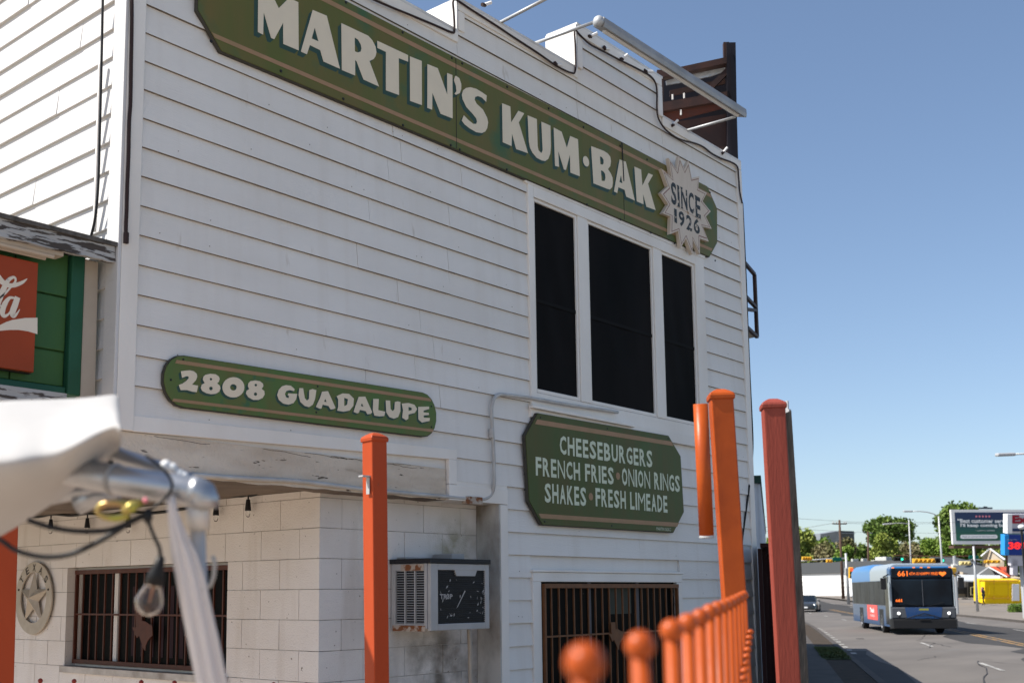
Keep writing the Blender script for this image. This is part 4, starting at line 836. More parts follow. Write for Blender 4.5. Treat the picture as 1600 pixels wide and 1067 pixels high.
for k, ch in enumerate('TEXAS'):
    a = rad(90+52-26*k); o_ = pc+U*(math.cos(a)*Rr*.84)+V*(math.sin(a)*Rr*.84)+X*.0155
    uu = U*math.sin(a)-V*math.cos(a); vv = U*math.cos(a)+V*math.sin(a); s_ = Rr*.2
    text_mb(ch, o_-uu*s_*.42-vv*s_*.5, uu, vv, s_*.84, s_, bold=.02).build('letter', M['plaque_d'], plq)
for a in (rad(90+74), rad(90-74)):
    mb = MB(); mb.ball(pc+U*math.cos(a)*Rr*.84+V*math.sin(a)*Rr*.84+X*.015, .010, 8, 5); mb.build('stud', M['plaque_d'], plq)

# ================================================================== GREEN SIGN CABINET ON THE LEFT
kb = thing('sign_cabinet', 'dark green panelled wall box under a peeling white fascia board at the left', 'sign cabinet', (2.4, .5, 3.2))
KY = .16; q0 = on(130, 400, 1, KY); q1 = on(130, 612, 1, KY); ztop = on(100, 372, 1, 0).z; zbot = on(60, 612, 1, KY).z; KX = q0.x; KL = 2.25
mb = MB(); mb.box(KL, KX+.02, KY+.03, .5, zbot-.02, ztop-.03); mb.build('box', M['kgreen'], kb)
rows = [zbot+.045, on(90, 548, 1, KY).z, on(90, 462, 1, KY).z, ztop-.03]
x9 = on(105, 500, 1, KY).x; xs_ = [KL, KL+(x9-KL)/3, KL+(x9-KL)*2/3, x9]
for i in range(3):
    for j in range(3):
        mb = MB(); mb.box(xs_[j]+.004, xs_[j+1]-.004, KY+.004+.004*(2-i), KY+.03, rows[i]+.004, rows[i+1]-.004); mb.build('panel', M['kgreen'], kb, bevel=.005)
mb = MB(); mb.box(xs_[3], KX, KY-.03, KY+.03, zbot, ztop-.03); mb.build('green_post', M['kgreen_d'], kb, bevel=.01)
mb = MB(); mb.box(KL, xs_[3]-.001, KY-.015, KY+.03, zbot, zbot+.043); mb.build('green_rail', M['kgreen_d'], kb, bevel=.006)
mb = MB(); a = on(151, 405, 1, KY).x; b = on(146, 612, 1, KY).x
mb.poly([[(KX+.001, zbot-.05), (b-.0, zbot-.05), (a, ztop-.04), (KX+.001, ztop-.04)]], (0, KY-.02, 0), (1,0,0), (0,0,1), (0,.05,0)); mb.build('beige_board', M['beige'], kb, bevel=.003)
f1, f2 = on(176, 387, 1, 0), on(178, 412, 1, 0); f0, f3 = Vector((2.15, 0, on(0, 342, 1, 0).z)), Vector((2.15, 0, on(0, 372, 1, 0).z))
mb = MB(); L = []; n = 26
for i in range(n+1):
    f = i/n; L.append((f0.x+(f1.x-f0.x)*f, f0.z+(f1.z-f0.z)*f+random.uniform(-.004, .003)))
for i in range(n+1):
    f = i/n; L.append((f2.x+(f3.x-f2.x)*f, f2.z+(f3.z-f2.z)*f+random.uniform(-.003, .004)))
f1x = f1.x
mb.poly([L], (0, -.02, 0), (1,0,0), (0,0,1), (0,.032,0)); mb.build('fascia_board', M['peel'], kb)
mb = MB(); n = 18
for i in range(n+1):
    x = f0.x+(f1.x-.02-f0.x)*i/n; mb.v += [(x, -.03, f0.z+.012), (x, 1.3, f0.z+.02)]
mb2 = MB(); mb2.box(f0.x, f1.x+.01, -.035, .52, max(f0.z, f1.z)-.002, max(f0.z, f1.z)+.022); mb2.build('roof_board', M['weather'], kb)
g0 = on(94, 400, 1, .05)
mb = MB(); mb.box(2.3, g0.x, .015, .10, g0.z-.01, g0.z+.045); mb.tube([(2.3, .03, g0.z-.018), (g0.x-.05, .03, g0.z-.018)], .014, 8); mb.tube([(2.3, .08, g0.z-.02), (g0.x-.07, .08, g0.z-.02)], .014, 8)
tag(mb.build('tube_light', M['beige'], None), 'cream tube light tucked under the peeling fascia board', 'light fixture')
h0 = on(60, 620, 1, .02)
mb = MB(); mb.box(2.2, on(98, 622, 1, .02).x, -.02, .17, h0.z-.05, h0.z+.03); mb.build('lower_board', M['peel'], kb)
# red enamel sign
CY = .09; c0 = on(60, 411, 1, CY); c1_ = on(59, 583, 1, CY)
cs = thing('red_enamel_sign', 'square red enamel drink sign with white script and wave, on the green box', 'sign', (c0.x-.3, CY, (c0.z+c1_.z)/2))
mb = MB(); mb.box(c0.x-.62, c0.x, CY, CY+.03, c1_.z, c0.z); mb.build('panel', M['cola'], cs, bevel=.004)
mb = MB(); mb.box(c0.x-.62, c0.x+.002, CY+.0301, CY+.066, c1_.z-.002, c0.z+.002); mb.build('panel_edge', M['edge'], cs)
def cz(x, y): p = on(x/4.105, 380+y/4.105, 1, CY-.001); return (p.x, p.z)
mb = MB(); up = [(-120,600),(-60,565),(0,525),(40,505),(80,492),(160,480),(240,478)]; lo_ = [(240,583),(180,565),(120,556),(60,556),(0,562),(-60,590),(-120,625)]
mb.poly([[cz(*p) for p in up+lo_]], (0, CY-.0012, 0), (1,0,0), (0,0,1), (0,.001,0)); mb.build('wave', M['cola_white'], cs)
def ribbon(pts, ws, y):
    P = [Vector((*cz(*p),)) for p in pts]; fine = []; W_ = []
    for i in range(len(P)-1):
        p0, p1, p2, p3 = P[max(i-1, 0)], P[i], P[i+1], P[min(i+2, len(P)-1)]
        for k in range(6):
            t = k/6; fine.append(.5*((2*p1)+(p2-p0)*t+(2*p0-5*p1+4*p2-p3)*t*t+(-p0+3*p1-3*p2+p3)*t**3)); W_.append(ws[i]*(1-t)+ws[i+1]*t)
    fine.append(P[-1]); W_.append(ws[-1]); mb = MB(); vs = []
    for i, p in enumerate(fine):
        d = (fine[min(i+1, len(fine)-1)]-fine[max(i-1, 0)]).normalized(); n_ = Vector((-d.y, d.x))*W_[i]*.00135
        vs += [(p.x-n_.x, y, p.y-n_.y), (p.x+n_.x, y, p.y+n_.y)]
    mb.add(vs, [(2*i, 2*i+1, 2*i+3, 2*i+2) for i in range(len(fine)-1)]); mb.build('script_letter', M['cola_white'], cs)
ribbon([(-30,375),(5,345),(35,320),(70,280),(98,245),(95,222),(75,222),(48,245),(20,300),(0,350),(-20,420)], [3,3,4,4,4,5,6,8,11,11,6], CY-.0016)
ribbon([(-110,250),(-60,200),(-20,210),(10,245),(50,270),(100,268),(145,250),(174,228)], [8,12,12,12,9,8,6,1], CY-.0020)
ribbon([(92,352),(60,352),(30,390),(14,440),(24,466),(50,458),(80,420),(100,372)], [4,6,10,11,8,4,4,4], CY-.0024)
ribbon([(112,346),(98,390),(80,440),(82,466),(100,462),(126,424)], [11,12,12,9,5,1], CY-.0028)
ribbon([(-60,420),(-90,470),(-40,470),(0,400),(20,440),(10,460)], [8,8,6,3,2,1], CY-.0012)

# ================================================================== ROOF SIGN FRAME AND BRACKET
# steel sign frame standing on the roof near the right corner; its plane runs back from the street corner
rf = thing('roof_sign_frame', 'brown steel back frame of a sign standing on the roof behind the right parapet', 'sign frame', (10.2, .8, 6.0))
Rb = dp(1146, 250, 12.4); dirn = Vector((-.62, .785, 0)).normalized()
def rp(px, py, off=0.0):                               # point on the frame's upright plane
    d = ray(px, py); n_ = Vector((-dirn.y, dirn.x, 0)); t = (Rb+n_*off-CAM).dot(n_)/d.dot(n_); return CAM+d*t
def beam(mb, a, b, w=.05, h=.05):
    a, b = Vector(a), Vector(b); d = (b-a); L = d.length; d.normalize(); s_ = Vector((-dirn.y, dirn.x, 0)); q = d.cross(s_).normalized()
    mb.obox((a+b)/2, d*(L/2), s_*w, q*h)
for nm, a, b, w_, h_, mt in (('top_beam', (1029,120), (1136,97), .05, .035, 'brown_steel'), ('post', (1031,112), (1031,190), .04, .035, 'brown_steel'), ('post', (1141,70), (1144,258), .05, .05, 'navy'),
                             ('rail', (1034,170), (1140,152), .05, .05, 'brown_steel'), ('brace', (1090,158), (1140,108), .03, .03, 'brown_steel'), ('post', (1134,68), (1135,104), .03, .03, 'brown_steel')):
    mb = MB(); beam(mb, rp(*a), rp(*b), w_, h_); mb.build(nm, M[mt], rf)
def quad(nm, pts, mt, off, th=.02):
    P = [rp(x, y, off) for x, y in pts]; n_ = Vector((-dirn.y, dirn.x, 0))*th; mb = MB(); k = len(P)
    mb.add(P+[p+n_ for p in P], [tuple(range(k)), tuple(range(2*k-1, k-1, -1))]+[(i, (i+1) % k, (i+1) % k+k, i+k) for i in range(k)]); mb.build(nm, M[mt], rf)
sgn = -1 if (CAM-Rb).dot(Vector((-dirn.y, dirn.x, 0))) > 0 else 1
quad('lower_panel', [(1031,196),(1142,178),(1146,262),(1100,262),(1031,230)], 'navy' if False else 'brown_steel', sgn*.06)
quad('back_panel', [(1031,121),(1139,99),(1144,262),(1100,262),(1031,215)], 'navy', sgn*.5)
quad('mesh_panel', [(1032,176),(1131,158),(1131,170),(1048,191),(1032,190)], 'rust_red', sgn*.03)
quad('silver_sheet', [(1040,128),(1066,120),(1133,107),(1133,113),(1110,121),(1060,131),(1041,134)], 'foil', sgn*.1)
quad('dark_slats', [(1046,143),(1132,124),(1134,132),(1046,152)], 'brown_steel', sgn*.2)
for (x, y) in ((1051,152),(1069,150),(1064,176)):
    mb = MB(); mb.obox(rp(x, y, -sgn*.04), (.006,0,0), (0,.01,0), (0,0,.03)); mb.build('clamp', M['fixture'], rf)
# big dark cabinet edge at the right
mb = MB(); L = [dp(1142, 72, 12.35), dp(1149, 104, 12.35), dp(1153.5, 262, 12.35), dp(1144, 262, 12.35)]
nn = ray(1147, 160).normalized()*.9; nn.z = 0; mb.add(L+[p+nn for p in L], [(0,1,2,3),(7,6,5,4)]+[(i, (i+1) % 4, (i+1) % 4+4, i+4) for i in range(4)]); mb.build('face_panel', M['navy'], rf)
# bracket frame beyond the right edge
A0 = Vector((10.95, .06, on(1166, 412, 1, .05).z)); d15 = Vector((math.cos(rad(15)), math.sin(rad(15)), 0))
br = thing('wall_bracket', 'small brown steel bracket frame on the street side of the building by its right corner', 'bracket', A0)
zb = on(1168, 512, 1, .05).z; zt = A0.z
p00, p01 = Vector((10.93, .02, zb)), Vector((10.93, .02, zt)); p10 = p00+d15*.62; p11 = p01+d15*.62
for nm, a, b in (('upright', p00, p01), ('upright', p10, p11), ('bar', p01, p11), ('bar', p00, p10), ('bar', (p00+p01)/2+Vector((0,0,-.02)), (p10+p11)/2+Vector((0,0,-.02))), ('brace', p00+(p01-p00)*.25, p10+(p11-p10)*.42)):
    mb = MB(); mb.tube([a, b], .024, 4); mb.build(nm, M['brown_steel'], br)
mb = MB(); mb.add([p00, p10, p10+Vector((.02,.15,0)), p00+Vector((.02,.15,0))], [(0,1,2,3)]); mb.build('bottom_plate', M['beige'], br)
# ================================================================== ORANGE POSTS AND FENCES
def post(name, label, top, bot, depth, phi, s, mt, group=None, cap=True, hook=False):
    """square steel post: cap apex at pixel top, axis passing pixel bot, standing on the ground"""
    T = dp(*top, depth); B = dp(*bot, depth); ax = (T-B); ax = ax/ax.z; base = T-ax*T.z
    t = thing(name, label, 'post', base, group); a = Vector((math.cos(rad(phi)), math.sin(rad(phi)), 0)); b = Vector((-a.y, a.x, 0)); h = T.z-.045
    def ringpts(z, k, z2=None): c = base+ax*z; return [c+(-a-b)*k, c+(a-b)*k, c+(a+b)*k, c+(-a+b)*k]
    mb = MB(); mb.hexa(ringpts(0.0, s/2)+ringpts(h, s/2)); mb.build('shaft', M[mt], t, bevel=.006, seg=3)
    mb = MB(); vs = []; lv = [(h-.004, s/2+.006), (h+.012, s/2+.007), (h+.022, s/2+.003), (h+.034, s/2*.72), (h+.042, s/2*.42), (h+.045, s/2*.12)]
    for z, k in lv: vs += ringpts(z, k)
    fs = [(3,2,1,0)]+[(4*i+j, 4*i+(j+1) % 4, 4*i+4+(j+1) % 4, 4*i+4+j) for i in range(len(lv)-1) for j in range(4)]+[tuple(len(vs)-4+j for j in range(4))]
    mb.add(vs, fs); mb.build('cap', M[mt], t, bevel=.004)
    if hook:
        c = base+ax*(h-.19)-a*(s/2+.002)+b*(-.012); mb = MB()
        mb.hexa([c+b*-.014+Vector((0,0,-.085)), c+b*.014+Vector((0,0,-.085)), c+b*.014-a*.004+Vector((0,0,-.085)), c+b*-.014-a*.004+Vector((0,0,-.085)), c+b*-.014, c+b*.014, c+b*.014-a*.004, c+b*-.014-a*.004])
        c2 = c+Vector((0,0,.006)); mb.obox(c2-a*.022, a*.026, b*.02, Vector((0,0,.004))); mb.build('metal_hook', M['galv'], t)
    return t, base, ax, a, b, h
GP = 'tall orange posts of the patio fence'
post('fence_post', 'tall orange post with a small metal hook, standing left of the air conditioner', (585, 676), (589, 1067), 5.9, -10, .094, 'orange', GP, hook=True)
pL = post('fence_post', 'orange post at the far left edge, its top hidden by the white canopy', (14, 668), (3, 1067), 5.75, -12, .094, 'orange', GP)
p2, b2, ax2, a2, bb2, h2 = post('fence_post', 'tall orange post with a short round pipe at its side, right of the menu sign', (1125, 608), (1151, 1000), 4.95, 36.5, .096, 'orange_warm', GP)
post('fence_post', 'faded brick-red post with a weathered board bolted beside it, left of the street', (1207, 623), (1232, 1067), 5.2, 33, .098, 'redpost', GP)
mb = MB(); A = dp(1094.5, 631, 4.86); B = dp(1104, 838, 4.86); mb.tube([A, B], .031, 20); mb.build('hinge_pipe', M['orange_warm'], p2, smooth=True)
smooth_by_angle(p2.children[-1], 40)
mb = MB(); mb.tube([B+Vector((0,0,.004)), B-Vector((0,0,.006))], .0315, 20); mb.build('pipe_lip', M['galv'], p2)
# weathered board beside the red post
F_ = [dp(1225.5, 646, 5.32), dp(1236.5, 641, 5.32), dp(1264, 1067, 5.32), dp(1246, 1067, 5.32)]
k = F_[1].z/(F_[1].z-F_[2].z); lo1 = F_[1]+(F_[2]-F_[1])*k; k0 = F_[0].z/(F_[0].z-F_[3].z); lo0 = F_[0]+(F_[3]-F_[0])*k0
n_ = Vector((FWD.x, FWD.y, 0)).normalized()*.05
mb = MB(); L = [F_[0], F_[1], lo1, lo0]; mb.add(L+[p+n_ for p in L], [(0,1,2,3),(7,6,5,4)]+[(i, (i+1) % 4, (i+1) % 4+4, i+4) for i in range(4)])
wbd = thing('weathered_board', 'dark weathered grey timber board standing against the red post beside the street', 'board', lo0); mb.build('board', M['weather'], wbd)
mb = MB(); mb.add([F_[0]-n_*.06, F_[0]+(F_[1]-F_[0])*.16-n_*.06, lo0+(lo1-lo0)*.10-n_*.06, lo0-n_*.06], [(0,1,2,3)]); mb.build('pale_edge', M['peel'], wbd)
mb = MB(); mb.obox(dp(1230, 636, 5.34), (.006,0,0), (0,.006,0), (0,0,.03)); mb.obox(dp(1232, 642, 5.34), (.012,.0,0), (0,.008,0), (0,0,.008)); mb.build('bolt', M['galv'], wbd)
# near picket fence with ball tops
near = [(914,1035),(1000,1008),(1049,985),(1091,966),(1113,953),(1129,947),(1144,940),(1161,930),(1170,926)]
def ynear(px):
    for (x0, y0), (x1, y1) in zip(near[:-1], near[1:]):
        if px <= x1: return y0+(y1-y0)*(px-x0)/(x1-x0)
    return near[-1][1]
fc = thing('picket_fence', 'glossy orange steel fence with ball-topped pickets, out of focus in the foreground', 'fence', dp(1000, 1067, 1.6)); fc.location.z = 0
zz = 1.1; tops = []; KF = .60
while zz < 5.0:
    px = PPX+F_PX*(.122+.2914*(zz-1.1))/zz; c = dp(px, ynear(px), zz*KF); tops.append((c, zz)); zz += .405 if zz < 1.85 else .3
ra, rb_ = dp(1173, 992, 4.85*KF), dp(1139, 1060, 3.7*KF); rdir = (rb_-ra)/(4.85-3.7)
def railp(z): return ra+rdir*(4.85-z)
for i, (c, z) in enumerate(tops):
    mb = MB(); r = .0078
    mb.tube([c-Vector((0,0,.010)), Vector((c.x, c.y, 0))], r, 8); mb.build('picket', M['orange_warm'], fc, smooth=True)
    mb = MB(); mb.ball(c, .0122, 16, 10); mb.build('ball_finial', M['orange_warm'], fc, smooth=True)
mb = MB(); A_ = railp(4.85); B_ = tops[0][0].copy(); B_.z = railp(1.2).z
B2 = Vector((tops[0][0].x, tops[0][0].y, 1.22)); E_ = Vector((tops[-1][0].x, tops[-1][0].y, A_.z))
mb.tube([E_, B2], .0075, 8); mb.build('rail', M['orange_warm'], fc, smooth=True)
n = 32
for i in range(n):
    p = E_+(B2-E_)*(i/n); mb = MB(); off = Vector((.9, .44, 0)).normalized().cross(Vector((0,0,1)))*.012
    mb.ball(p+off*1.0+Vector((0,0,.008)), .010, 10, 6, (1,1,.7)); mb.build('rail_knob', M['orange_warm'], fc, smooth=True)
# short dark red fence between the two left posts
lf = thing('picket_fence', 'low dark red picket fence with ball tops at the bottom left corner', 'fence', dp(100, 1067, 5.8)); lf.location.z = 0
Pa, Pb = dp(10, 1062, 5.75), dp(580, 1071, 5.9); zt = Pa.z; L_ = (Pb-Pa).length; n = int(L_/.155)
for i in range(1, n):
    q = Pa+(Pb-Pa)*(i/n); 
    if i % 4 == 3: q.z -= .02
    mb = MB(); mb.tube([(q.x, q.y, q.z-.008), (q.x, q.y, .06)], .008, 6); mb.build('picket', M['red_fence'], lf)
    mb = MB(); mb.ball((q.x, q.y, q.z), .0125, 10, 7); mb.build('ball_finial', M['red_fence'], lf, smooth=True)
mb = MB()
for z in (.12, zt-.22): mb.tube([(Pa.x, Pa.y, z), (Pb.x, Pb.y, z)], .012, 6)
mb.build('rail', M['red_fence'], lf)

# ================================================================== WHITE CANOPY CORNER, POLE, CABLES, BULB
can = thing('canopy', 'white fabric canopy corner on a galvanised pipe frame, out of focus at the lower left', 'canopy', dp(150, 900, 1.75)); can.location.z = 0
cols = [189, 186, 178, 160, 135, 105, 70, 30, -20, -90, -180]
def lerp_tab(tab, x):
    tab = sorted(tab)
    if x <= tab[0][0]: return tab[0][1]
    for (a, b), (c, d) in zip(tab[:-1], tab[1:]):
        if x <= c: return b+(d-b)*(x-a)/(c-a)
    return tab[-1][1]
rowsT = [  # (y at px table, depth)
 ([(-180,640),(0,626),(70,624),(130,622),(178,616),(189,620)], 1.98),
 ([(-180,650),(0,634),(70,632),(130,630),(178,624),(189,632)], 1.93),
 ([(-180,690),(0,672),(70,668),(130,655),(178,640),(189,645)], 1.80),
 ([(-180,730),(0,708),(50,708),(90,700),(130,686),(178,657),(189,662)], 1.69),
 ([(-180,750),(0,726),(50,727),(90,716),(130,700),(178,670),(189,674)], 1.69),
 ([(-180,790),(0,765),(50,758),(90,742),(130,722),(178,688),(189,690)], 1.74),
 ([(-180,860),(0,806),(50,786),(90,765),(130,742),(178,703),(189,704)], 1.82),
 ([(-180,910),(0,842),(50,808),(90,783),(130,755),(178,712),(189,708)], 1.88)]
mb = MB(); 
for j, (tab, dpt) in enumerate(rowsT):
    for x in cols:
        xx = min(x, 187-.5*abs(j-3)) if x > 180 else x
        wv = (.014*math.sin(x*.07+j*.8)+.009*math.sin(x*.021-j*1.7))*(1 if 1 < j < 7 else .5)
        mb.v.append(tuple(dp(xx, lerp_tab(tab, x), dpt+wv)))
nc = len(cols)
mb.f = [(j*nc+i, j*nc+i+1, (j+1)*nc+i+1, (j+1)*nc+i) for j in range(len(rowsT)-1) for i in range(nc-1)]
ob = mb.build('fabric', M['canvas'], can, smooth=True); m_ = ob.modifiers.new('sub', 'SUBSURF'); m_.levels = m_.render_levels = 3
m_ = ob.modifiers.new('thick', 'SOLIDIFY'); m_.thickness = .003
mb = MB(); mb.v = [tuple(dp(x, y, 1.665)) for x, y in ((-5,661),(10,664),(35,672),(62,680),(60,684),(34,677),(10,670),(-5,667))]; mb.f = [tuple(range(8))]
D = 1.74
def dpt(pts, d=D): return [dp(x, y, d) for x, y in pts]
mb = MB(); mb.tube([dp(-60, 690, 1.9), dp(110, 735, 1.80), dp(185, 750, 1.76), dp(250, 760, 1.74), dp(300, 768, 1.74)], .0235, 20, cap=False); mb.build('pipe', M['alu'], can, smooth=True)
mb = MB(); mb.tube([dp(298, 767, 1.74), dp(308, 769, 1.74), dp(314, 772, 1.74), dp(317, 780, 1.74), dp(316, 792, 1.74)], .0245, 20); mb.build('elbow', M['alu'], can, smooth=True)
mb = MB(); mb.tube([dp(150, 694, 1.86), dp(190, 713, 1.84), dp(245, 730, 1.83), dp(300, 752, 1.80)], .0125, 14); mb.build('thin_pipe', M['alu'], can, smooth=True)
mb = MB(); mb.tube([dp(176, 748, 1.762), dp(181, 749, 1.76)], .0255, 20); mb.build('pipe_collar', M['fixture'], can, smooth=True)
mb = MB()
for x, y, r in ((259,728,.010),(270,731,.008),(280,741,.008),(288,744,.007)): mb.ball(dp(x, y, 1.79), r, 8, 6)
mb.build('bolt_head', M['bb_white'], can, smooth=True)
mb = MB(); mb.tube([dp(309, 783, 1.74), dp(309, 826, 1.74)], .0170, 16); mb.build('sleeve', M['pvc'], can, smooth=True)
mb = MB(); q = dp(309, 826, 1.74); q2 = dp(318, 1067, 1.74); ax = (q-q2)/(q.z-q2.z); mb.tube([q, q-ax*q.z], .0115, 16); mb.build('pole', M['pvc'], can, smooth=True)
for pts in ([(70,775),(120,765),(175,764)], [(120,790),(150,775),(185,770)]):
    mb = MB(); mb.tube(dpt(pts, 1.95), .017, 10); mb.build('inner_pipe', M['alu'], can, smooth=True)
# gathered curtain tied to the pole
rows_ = [(775,263,268),(795,264,271),(815,266,276),(840,268,286),(865,270,300),(900,277,312),(945,285,322),(1000,296,335),(1067,309,349),(1160,322,366),(1300,330,380)]
mb = MB(); nn_ = 24
for j, (y, x0, x1) in enumerate(rows_):
    for i in range(nn_+1):
        f = i/nn_; mb.v.append(tuple(dp(x0-3+(x1-x0+8)*f, y, 1.70+.003*math.sin(f*15+j*.25)*min(1, j/3)+.012*abs(f-.5))))
mb.f = [(j*(nn_+1)+i, j*(nn_+1)+i+1, (j+1)*(nn_+1)+i+1, (j+1)*(nn_+1)+i) for j in range(len(rows_)-1) for i in range(nn_)]
ob = mb.build('gathered_curtain', M['strap'], None, smooth=True); m_ = ob.modifiers.new('thick', 'SOLIDIFY'); m_.thickness = .004
tag(ob, 'pale gathered curtain hanging diagonally past the canopy pole', 'curtain')
mb = MB(); pts = [(332,868),(336,880),(334,900),(329,914),(320,920),(312,921)]; mb.tube(dpt(pts, 1.71), .0035, 6); tag(mb.build('plastic_tie', M['white_line'], None, smooth=True), 'thin pale plastic tie looped round the canopy pole', 'tie')
# zinc hook
hk = thing('zinc_hook', 'yellowish zinc strap hook hanging under the canopy pipe', 'hook', dp(185, 797, 1.70))
mb = MB(); c = dp(180, 797, 1.70); R_, U_ = RGT, UPV
pts = []
for k in range(17):
    a = rad(20+k*19.0); pts.append(c+R_*(math.cos(a)*.026)+U_*(math.sin(a)*.0115)+R_*.0)
mb.tube(pts, [.0055]*17, 8); mb.build('ring', M['hook'], hk, smooth=True)
mb = MB(); mb.tube([dp(192, 800, 1.69), dp(205, 792, 1.69), dp(222, 784, 1.70)], [.006, .009, .005], 10); mb.build('tongue', M['hook'], hk, smooth=True)
mb = MB(); mb.ball(dp(227, 781, 1.69), .004, 8, 6); mb.build('rivet', M['pink'], hk)
cable('festoon_cable', 'thick black cable drooping from under the canopy to the knot above the bulb', dpt([(44,812),(70,821),(105,828),(140,830),(175,827),(205,814),(232,800)], 1.72), .0042, 'black_rubber')
cable('festoon_cable', 'lower thick black cable looping from the left edge up to the knot above the bulb', dpt([(-60,815),(0,843),(20,857),(45,866),(75,870),(108,866),(140,853),(178,832),(205,815),(230,804)], 1.70), .0042, 'black_rubber')
cable('pipe_loop_cable', 'thin black cable looped over the galvanised canopy pipe above the knot', dpt([(228,712),(248,727),(262,741),(269,755),(266,768),(254,782),(240,792),(230,800)], 1.70), .0026, 'black_rubber')
bl = thing('festoon_bulb', 'clear glass bulb in a black rubber socket hanging from the knotted black cables', 'light bulb', dp(231, 930, 1.70))
mb = MB(); mb.tube(dpt([(228,798),(234,808),(233,818),(240,836),(249,855),(252,874)], 1.70), .003, 8); mb.build('drop_cord', M['black_rubber'], bl, smooth=True)
mb = MB(); mb.ball(dp(231, 806, 1.70), .009, 10, 8, (.8,.8,1.3)); mb.build('knot', M['black_rubber'], bl, smooth=True)
sa, sb = dp(252, 868, 1.70), dp(240, 914, 1.70); axd = (sb-sa).normalized(); Ls = (sb-sa).length
mb = MB(); mb.lathe([(.002,0),(.006,.002),(.008,Ls*.35),(.0125,Ls*.62),(.0135,Ls*.97),(.004,Ls)], sa, axd, 18); mb.build('socket', M['black_rubber'], bl, smooth=True)
ax3 = (dp(228, 962, 1.70)-dp(241, 912, 1.70)); Lb = ax3.length; ax3.normalize(); o3 = dp(241, 911, 1.70)
gl = bpy.data.materials.new('bulb_glass'); gl.use_nodes = True; b_ = gl.node_tree.nodes['Principled BSDF']
b_.inputs['Base Color'].default_value = (.93,.9,.86,1); b_.inputs['Transmission Weight'].default_value = 1; b_.inputs['Roughness'].default_value = .03; b_.inputs['IOR'].default_value = 1.3
mb = MB(); mb.lathe([(.012,0),(.0125,Lb*.1),(.0165,Lb*.3),(.0205,Lb*.52),(.0205,Lb*.66),(.016,Lb*.85),(.008,Lb*.97),(.0005,Lb*1.0)], o3, ax3, 24); g_ = mb.build('glass', gl, bl, smooth=True); m_ = g_.modifiers.new('t', 'SOLIDIFY'); m_.thickness = .0009
fil = mat('orange_filament', (.35,.16,.08), .4, emit=(1,.45,.2), estr=.03)
mb = MB(); mb.tube([o3+ax3*.002, o3+ax3*Lb*.3, o3+ax3*Lb*.62], [.0035,.0018,.001], 8); mb.build('filament_stem', fil, bl, smooth=True)

# ================================================================== BACKGROUND: STREET
def gz(p): return rise(sof(p))
def onground(px, depth, zo=-.15):
    p = dp(px, 900, depth); p.z = gz(p)+zo; return p
# --- bus
bo = dp(1395, 985, 48.0); bo.z = gz(bo)-.15
bus = thing('city_bus', 'blue and silver city bus with an orange route display, driving towards the camera', 'bus', bo)
bv = (Vector((FWD.x, FWD.y, 0)).normalized()*.98+Vector((RGT.x, RGT.y, 0)).normalized()*.20).normalized(); bu = Vector((bv.y, -bv.x, 0)); Zv = Vector((0,0,1)); BWd, BL, BHt = 2.6, 12.0, 2.95
def bp(u, v, z): return bo+bu*u+bv*v+Zv*z
def bbox(mb, u0, u1, v0, v1, z0, z1): return mb.hexa([bp(u0,v0,z0), bp(u1,v0,z0), bp(u1,v1,z0), bp(u0,v1,z0), bp(u0,v0,z1), bp(u1,v0,z1), bp(u1,v1,z1), bp(u0,v1,z1)])
def bquad(nm, pts, mt, parent=bus, th=.0):
    mb = MB(); P = [bp(*p) for p in pts]; mb.add(P, [tuple(range(len(P)))]); return mb.build(nm, M[mt], parent)
# shell: lofted cross-sections along v
def section(z0, zt, inset, rr=.22):
    w = BWd-2*inset; L = [(0, z0), (0, zt-rr)]
    for k in range(1, 5): a = math.pi/2*k/4; L.append((rr-rr*math.cos(a), zt-rr+rr*math.sin(a)))
    for k in range(1, 5): a = math.pi/2*k/4; L.append((w-rr+rr*math.sin(a), zt-rr+rr*math.cos(a)))
    L.append((w, z0)); return [(inset+x, z) for x, z in L]
def loft(nm, secs, mt, parent=bus, bevel=0):
    mb = MB(); n = len(secs[0][1])
    for v, S in secs:
        for q in S: mb.v.append(tuple(bp(q[0], v+(q[2] if len(q) > 2 else 0), q[1])))
    for i in range(len(secs)-1):
        for k in range(n): a = i*n+k; b = i*n+(k+1) % n; mb.f.append((a, b, b+n, a+n))
    mb.f.append(tuple(range(n-1, -1, -1))); mb.f.append(tuple((len(secs)-1)*n+k for k in range(n)))
    o = mb.build(nm, M[mt], parent); return smooth_by_angle(o, 35)
sec = section(.32, 2.93, 0)
loft('body', [(.22, [(x, z) for x, z in section(.32, 2.86, .03)]), (.55, section(.32, 2.93, 0)), (BL, section(.32, 2.93, 0))], 'bus_blue')
loft('roof_fairing', [(.34, section(2.3, 2.97, .02, .3)), (.9, section(2.3, 3.02, -.006, .3)), (5.2, section(2.3, 3.02, -.006, .3)), (5.6, section(2.3, 2.95, -.006, .25))], 'bus_silver')
loft('rear_roof_fairing', [(5.61, section(2.3, 2.96, -.007, .25)), (6.5, section(2.3, 3.10, -.008, .35)), (11.6, section(2.3, 3.10, -.008, .35)), (BL+.01, section(2.3, 2.95, -.007, .25))], 'bus_sky')
